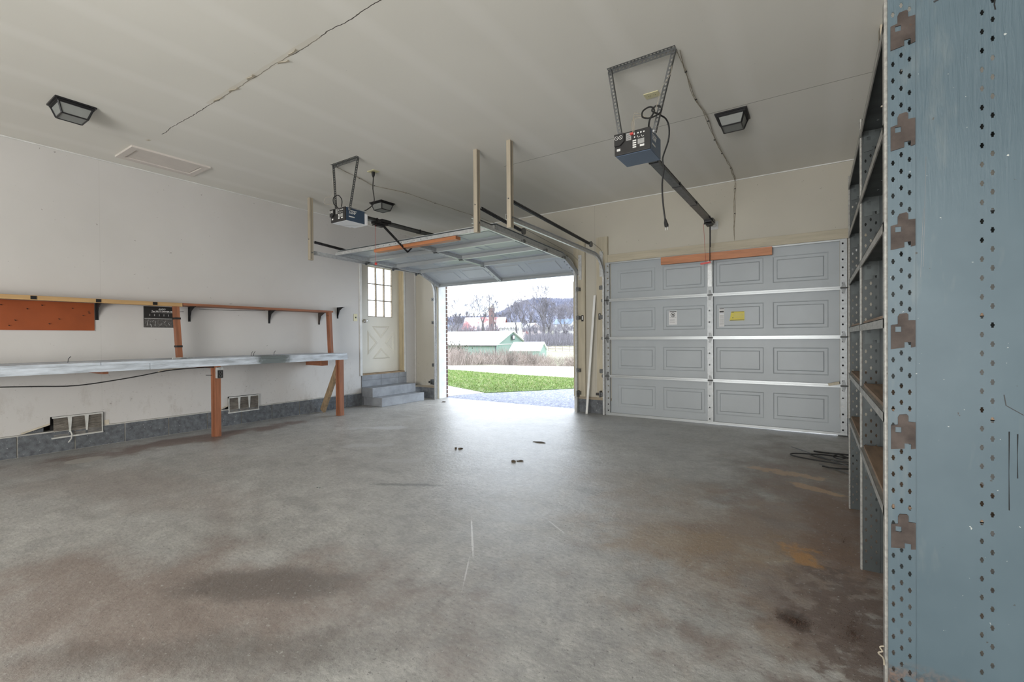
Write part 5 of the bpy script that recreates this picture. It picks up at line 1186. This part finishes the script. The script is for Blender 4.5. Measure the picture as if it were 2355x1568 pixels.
MB().obox(Mb, -0.33, -0.30, 4.85, 5.45, 3.85, 4.35).build('window_frame', 'print_white', gb)
MB().obox(Mb, -0.05, 0.0, 0, 10.2, 2.95, 3.05).build('trim_line', 'print_white', gb)
MB().obox(Mb, -0.3, 34, -0.42, -0.33, 2.72, 2.86).build('gutter', 'gap_dark', gb)
MB().obox(Mb, 0.0, 0.12, -0.14, 0.0, 0, 2.8).build('downspout', 'window_dark', gb); MB().obox(Mb, 9.3, 9.42, -0.14, 0.0, 0, 2.8).build('downspout', 'window_dark', gb)
gs, Ms = gable('green_shed', 48, 0.060, math.radians(20), 3.2, 2.6, 2.2, 0.75, zq(806, 48) - 2.2, 'barn_green', 'barn_roof', 'small pale green shed with white roof right of the long barn', 'shed', over=0.15)
MB().obox(Ms, -0.04, 0, 0.9, 1.7, 0.2, 1.9).build('shed_door', 'print_gray', gs)
# red roofed barn with silo
gr, Mr = gable('red_barn', 130, -0.020, math.radians(6), 11.2, 9, 2.6, 3.4, zq(756, 130) - 2.6, 'barn_red', 'roof_red', 'old red barn with a bleached red-and-white roof up the hill', 'barn', over=0.5)
for k in range(5): MB().obox(Mr, 1.0 + k * 2.0, 2.2 + k * 2.0, -0.06, 0.0, 0.6, 2.0).build('open_bay', 'window_dark', gr)
sp_ = yard(124, -0.044, zq(760, 124)); si = thing('silo', sp_, 'brown tile silo with a pale cone roof beside the red barn', 'silo')
hs = zq(709, 124) - sp_.z
b = MB(); b.tube([sp_ - Vector((0, 0, 2)), sp_ + Vector((0, 0, hs))], 0.78, 16); b.build('shaft', 'silo_tile', si)
b = MB(); b.tube([sp_ + Vector((0, 0, hs - 0.8)), sp_ + Vector((0, 0, hs))], 0.9, 16); b.build('rim', 'silo_tile', si)
b = MB(); b.tube([sp_ + Vector((0, 0, hs)), sp_ + Vector((0, 0, hs + 0.15)), sp_ + Vector((0, 0, hs + 0.95))], [1.0, 1.0, 0.12], 16); b.build('cone_roof', 'silo_roof', si)
for k, (zz, hh) in enumerate(((0.62, 0.5), (0.2, 0.6))): c = sp_ + Vector((0, 0, hs * zz)) - FH * 0.79; MB().box(c.x - 0.15, c.x + 0.15, c.y - 0.05, c.y + 0.05, c.z, c.z + hh).build('opening', 'window_dark', si)
gw, Mw = gable('white_outbuilding', 118, 0.0135, math.radians(15), 5.0, 4, 1.3, 1.1, zq(752, 118) - 1.3, 'print_white', 'barn_roof', 'low white outbuilding at the right end of the red barn', 'shed')
gt, Mt2 = gable('red_shed', 140, -0.1, math.radians(50), 3.2, 3, 1.8, 1.0, zq(757, 140) - 1.8, 'barn_red', 'roof_red', 'tiny red shed left of the red barn', 'shed')
gh, Mh = gable('small_house', 150, 0.037, math.radians(60), 4.2, 5, 2.2, 1.8, zq(756, 150) - 2.2, 'roof_red', 'barn_roof', 'small rosy gabled house among the bare trees', 'house')
MB().obox(Mh, -0.1, 0, 1.9, 3.1, 0.6, 1.7).build('window', 'window_dark', gh)
for dd, tt, yy2, lab in ((150, 0.128, 745, 'white house at the right edge below the wooded hill'), (165, -0.143, 756, 'white house far left beyond the green barn roof')):
    gq, Mq = gable('far_house', dd, tt, math.radians(30), 6, 5, 2.4, 1.6, zq(yy2, dd) - 2.4, 'print_white', 'slate_housing', lab, 'house')
    for k in range(2): MB().obox(Mq, 1 + 2.4 * k, 2 + 2.4 * k, -0.08, 0, 0.9, 1.9).build('window', 'window_dark', gq)
# fences
def fence(d0, t0, d1, t1, h, n, label):
    a = yard(d0, t0); T = thing('rail_fence', (a.x, a.y, gz(d0)), label, 'fence')
    P = []
    for k in range(n + 1):
        f = k / n; d = d0 + (d1 - d0) * f; p = yard(d, (t0 * d0 * (1 - f) + t1 * d1 * f) / d, gz(d)); P.append(p)
        MB().beam(p, p + Vector((0, 0, h)), 0.10, 0.10, up=(1, 0, 0)).build('post', 'stalk', T)
    for zz in (h * 0.45, h * 0.9):
        for p, q in zip(P[:-1], P[1:]): MB().beam(p + Vector((0, 0, zz)), q + Vector((0, 0, zz)), 0.05, 0.12).build('rail', 'stalk', T)
fence(30, -0.09, 31, 0.05, 0.9, 6, 'low rail fence in the brush before the green barn')
fence(120, 0.02, 118, 0.14, 1.3, 8, 'pale rail fence under the bare trees at the right')
# ---- bare trees
def tree_mesh(seed, H, r0, depth=6, spread=0.5, fork=0.3, twigs=True):
    rnd = random.Random(seed); tr = MB(); tw = MB()
    def grow(p, d, L, r, lv):
        q = p; steps = 3; pts = [p]; rs = [r]
        for i in range(steps):
            d = (d + Vector((rnd.gauss(0, 0.10), rnd.gauss(0, 0.10), 0.05))).normalized(); q = q + d * (L / steps); pts.append(q); rs.append(r * (1 - 0.35 * (i + 1) / steps))
        (tr if lv < 4 else tw).tube(pts, [max(q_, 0.012) * 1.25 for q_ in rs], 5 if lv < 2 else (4 if lv < 4 else 3), caps=False)
        if lv >= depth: return
        nb = 2 if lv < 1 else rnd.choice((2, 3, 3))
        for k in range(nb):
            a = rnd.uniform(0, 2 * math.pi); s = spread * rnd.uniform(0.6, 1.25)
            e = d.cross(Vector((math.cos(a), math.sin(a), 0.3))).normalized(); nd = (d * math.cos(s) + e * math.sin(s)); nd.z += 0.12; nd.normalize()
            grow(q, nd, L * rnd.uniform(0.62, 0.84), rs[-1] * rnd.uniform(0.6, 0.8), lv + 1)
        if lv > 0: 
            m = pts[2]; a = rnd.uniform(0, 6.28); nd = (d + Vector((math.cos(a), math.sin(a), 0.1)) * 0.9).normalized(); grow(m, nd, L * 0.5, rs[2] * 0.5, lv + 2)
    grow(Vector((0, 0, -0.6)), Vector((0, 0, 1)), H * fork, r0, 0)
    return tr, tw
protos = {}
def tree(kind, d, t, ybase, H, label, group=None, rz=0.0):
    z = zq(ybase, d) if ybase else gz(d); T = thing('bare_tree', yard(d, t, z), label, 'tree', group); T.rotation_euler = (0, 0, rz)
    for (nm, mt), b in protos[kind].items():
        o = bpy.data.objects.new(nm, b); C.objects.link(o); o.parent = T; s = H / 7.4; T.scale = (s, s, s)
def mkproto(k, seed, r0, depth, spread, fork):
    tr, tw = tree_mesh(seed, 10 * 0.82, r0, depth, spread, fork); d = {}
    for nm, b, mt in (('trunk', tr, 'bark'), ('twigs', tw, 'twig')):
        me = bpy.data.meshes.new(nm); me.from_pydata([tuple(v) for v in b.v], [], b.f); me.materials.append(MATS[mt]); me.update(); d[(nm, mt)] = me
    protos[k] = d
mkproto(0, 3, 0.20, 6, 0.42, 0.27); mkproto(1, 14, 0.24, 6, 0.48, 0.30); mkproto(2, 25, 0.15, 6, 0.35, 0.25); mkproto(3, 40, 0.13, 7, 0.5, 0.16); mkproto(4, 52, 0.17, 6, 0.55, 0.28)
tree(3, 95, -0.117, 765, 8.2, 'bushy bare tree left, above the green barn roof', rz=1.0)
tree(3, 99, -0.130, 765, 7.4, 'rounded bare tree at the left edge of the opening', rz=2.2)
tree(1, 104, -0.064, 766, 9.0, 'forked bare tree in front of the red barn roof', rz=0.4)
tree(4, 100, -0.035, 768, 8.6, 'bare tree with wide low limbs just right of the silo', rz=3.6)
tree(2, 98, 0.012, 768, 9.2, 'slender many-stemmed bare tree over the barn gable', rz=0.9)
tree(1, 92, 0.0695, 782, 11.0, 'tallest bare tree with a thick double trunk, right of the barns', rz=2.0)
tree(0, 96, 0.0765, 782, 9.4, 'second trunk leaning away beside the tallest bare tree', rz=4.2)
tree(4, 84, 0.040, 775, 7.6, 'low spreading bare tree between barn gable and tallest tree', rz=5.1)
tree(0, 88, 0.118, 782, 7.6, 'twisted bare tree near the right edge of the opening', rz=1.6)
rnd = random.Random(21)
for k in range(26):
    t_ = -0.15 + 0.30 * (k + rnd.random()) / 26
    tree(rnd.choice((0, 1, 2, 3, 4)), rnd.uniform(150, 185), t_, rnd.uniform(758, 764) if t_ < 0.03 else rnd.uniform(762, 768), rnd.uniform(8.5, 12.0), 'gray bare tree in the belt before the wooded hill', 'bare trees before the hill', rz=rnd.uniform(0, 6))
for k in range(9):
    tree(rnd.choice((0, 2, 3)), rnd.uniform(70, 85), 0.035 + 0.012 * k, rnd.uniform(784, 788), rnd.uniform(3.0, 4.4), 'thin bare sapling in the thicket right of the green barn', 'saplings right of the barn', rz=rnd.uniform(0, 6))
# thicket at the tree feet
V = []; Fc = []; rnd = random.Random(33)
for _ in range(6500):
    d = rnd.uniform(66, 100); t_ = rnd.uniform(0.028, 0.16); p = yard(d, t_, zq(rnd.uniform(786, 797), d)); stalk(p, p + Vector((rnd.gauss(0, 0.35), rnd.gauss(0, 0.35), rnd.uniform(0.4, 2.0))), 0.02)
for _ in range(3500):
    d = rnd.uniform(110, 150); t_ = rnd.uniform(-0.16, 0.16); p = yard(d, t_, zq(rnd.uniform(757, 764), d)); stalk(p, p + Vector((rnd.gauss(0, 0.5), rnd.gauss(0, 0.5), rnd.uniform(0.5, 2.4))), 0.03)
b = MB(); b.v = [tuple(x) for x in V]; b.f = Fc; tag(b.build('thicket', 'twig'), 'gray thicket at the feet of the bare trees', 'brush', kind='stuff')
# wooded hill with a bristle of distant trees on it
def ridge(t): return 22 + 26 * max(0, min(1, (t + 0.09) / 0.22)) + 9 * math.sin((t + 0.2) * 9) * 0.4
b = MB(); cols = 60; rows = 10; vs = []
for i in range(rows + 1):
    f = i / rows
    for k in range(cols + 1):
        t_ = -1.0 + 2.0 * k / cols; d = 240 + 260 * f; R = 19 + 22 / (1 + math.exp(-(t_ + 0.01) * 32)); vs.append(yard(d, t_, -2 + (R + 1.5 * math.sin(t_ * 40)) * math.sin(f * math.pi / 2)))
fs = [(i * (cols + 1) + k, i * (cols + 1) + k + 1, (i + 1) * (cols + 1) + k + 1, (i + 1) * (cols + 1) + k) for i in range(rows) for k in range(cols)]
tag(b.add(vs, fs).build('far_hill', 'woods_hazed'), kind='structure')
V = []; Fc = []; rnd = random.Random(77)
for _ in range(9000):
    t_ = rnd.uniform(-0.17, 0.17); f = rnd.random() ** 0.6; d = 240 + 260 * f; R = 19 + 22 / (1 + math.exp(-(t_ + 0.01) * 32)); p = yard(d, t_, -2 + (R + 1.5 * math.sin(t_ * 40)) * math.sin(f * math.pi / 2) - 0.5)
    h = rnd.uniform(2.0, 5.5); q = p + Vector((rnd.gauss(0, 0.8), rnd.gauss(0, 0.8), h)); stalk(p, q, 0.22)
    for _k in range(2): stalk(p.lerp(q, 0.5), q + Vector((rnd.gauss(0, 1.4), rnd.gauss(0, 1.4), rnd.uniform(-1, 0.6))), 0.14)
b = MB(); b.v = [tuple(x) for x in V]; b.f = Fc; tag(b.build('hill_woods', 'woods_trees'), 'haze-blue bare woods covering the distant hill', 'woods', kind='stuff')
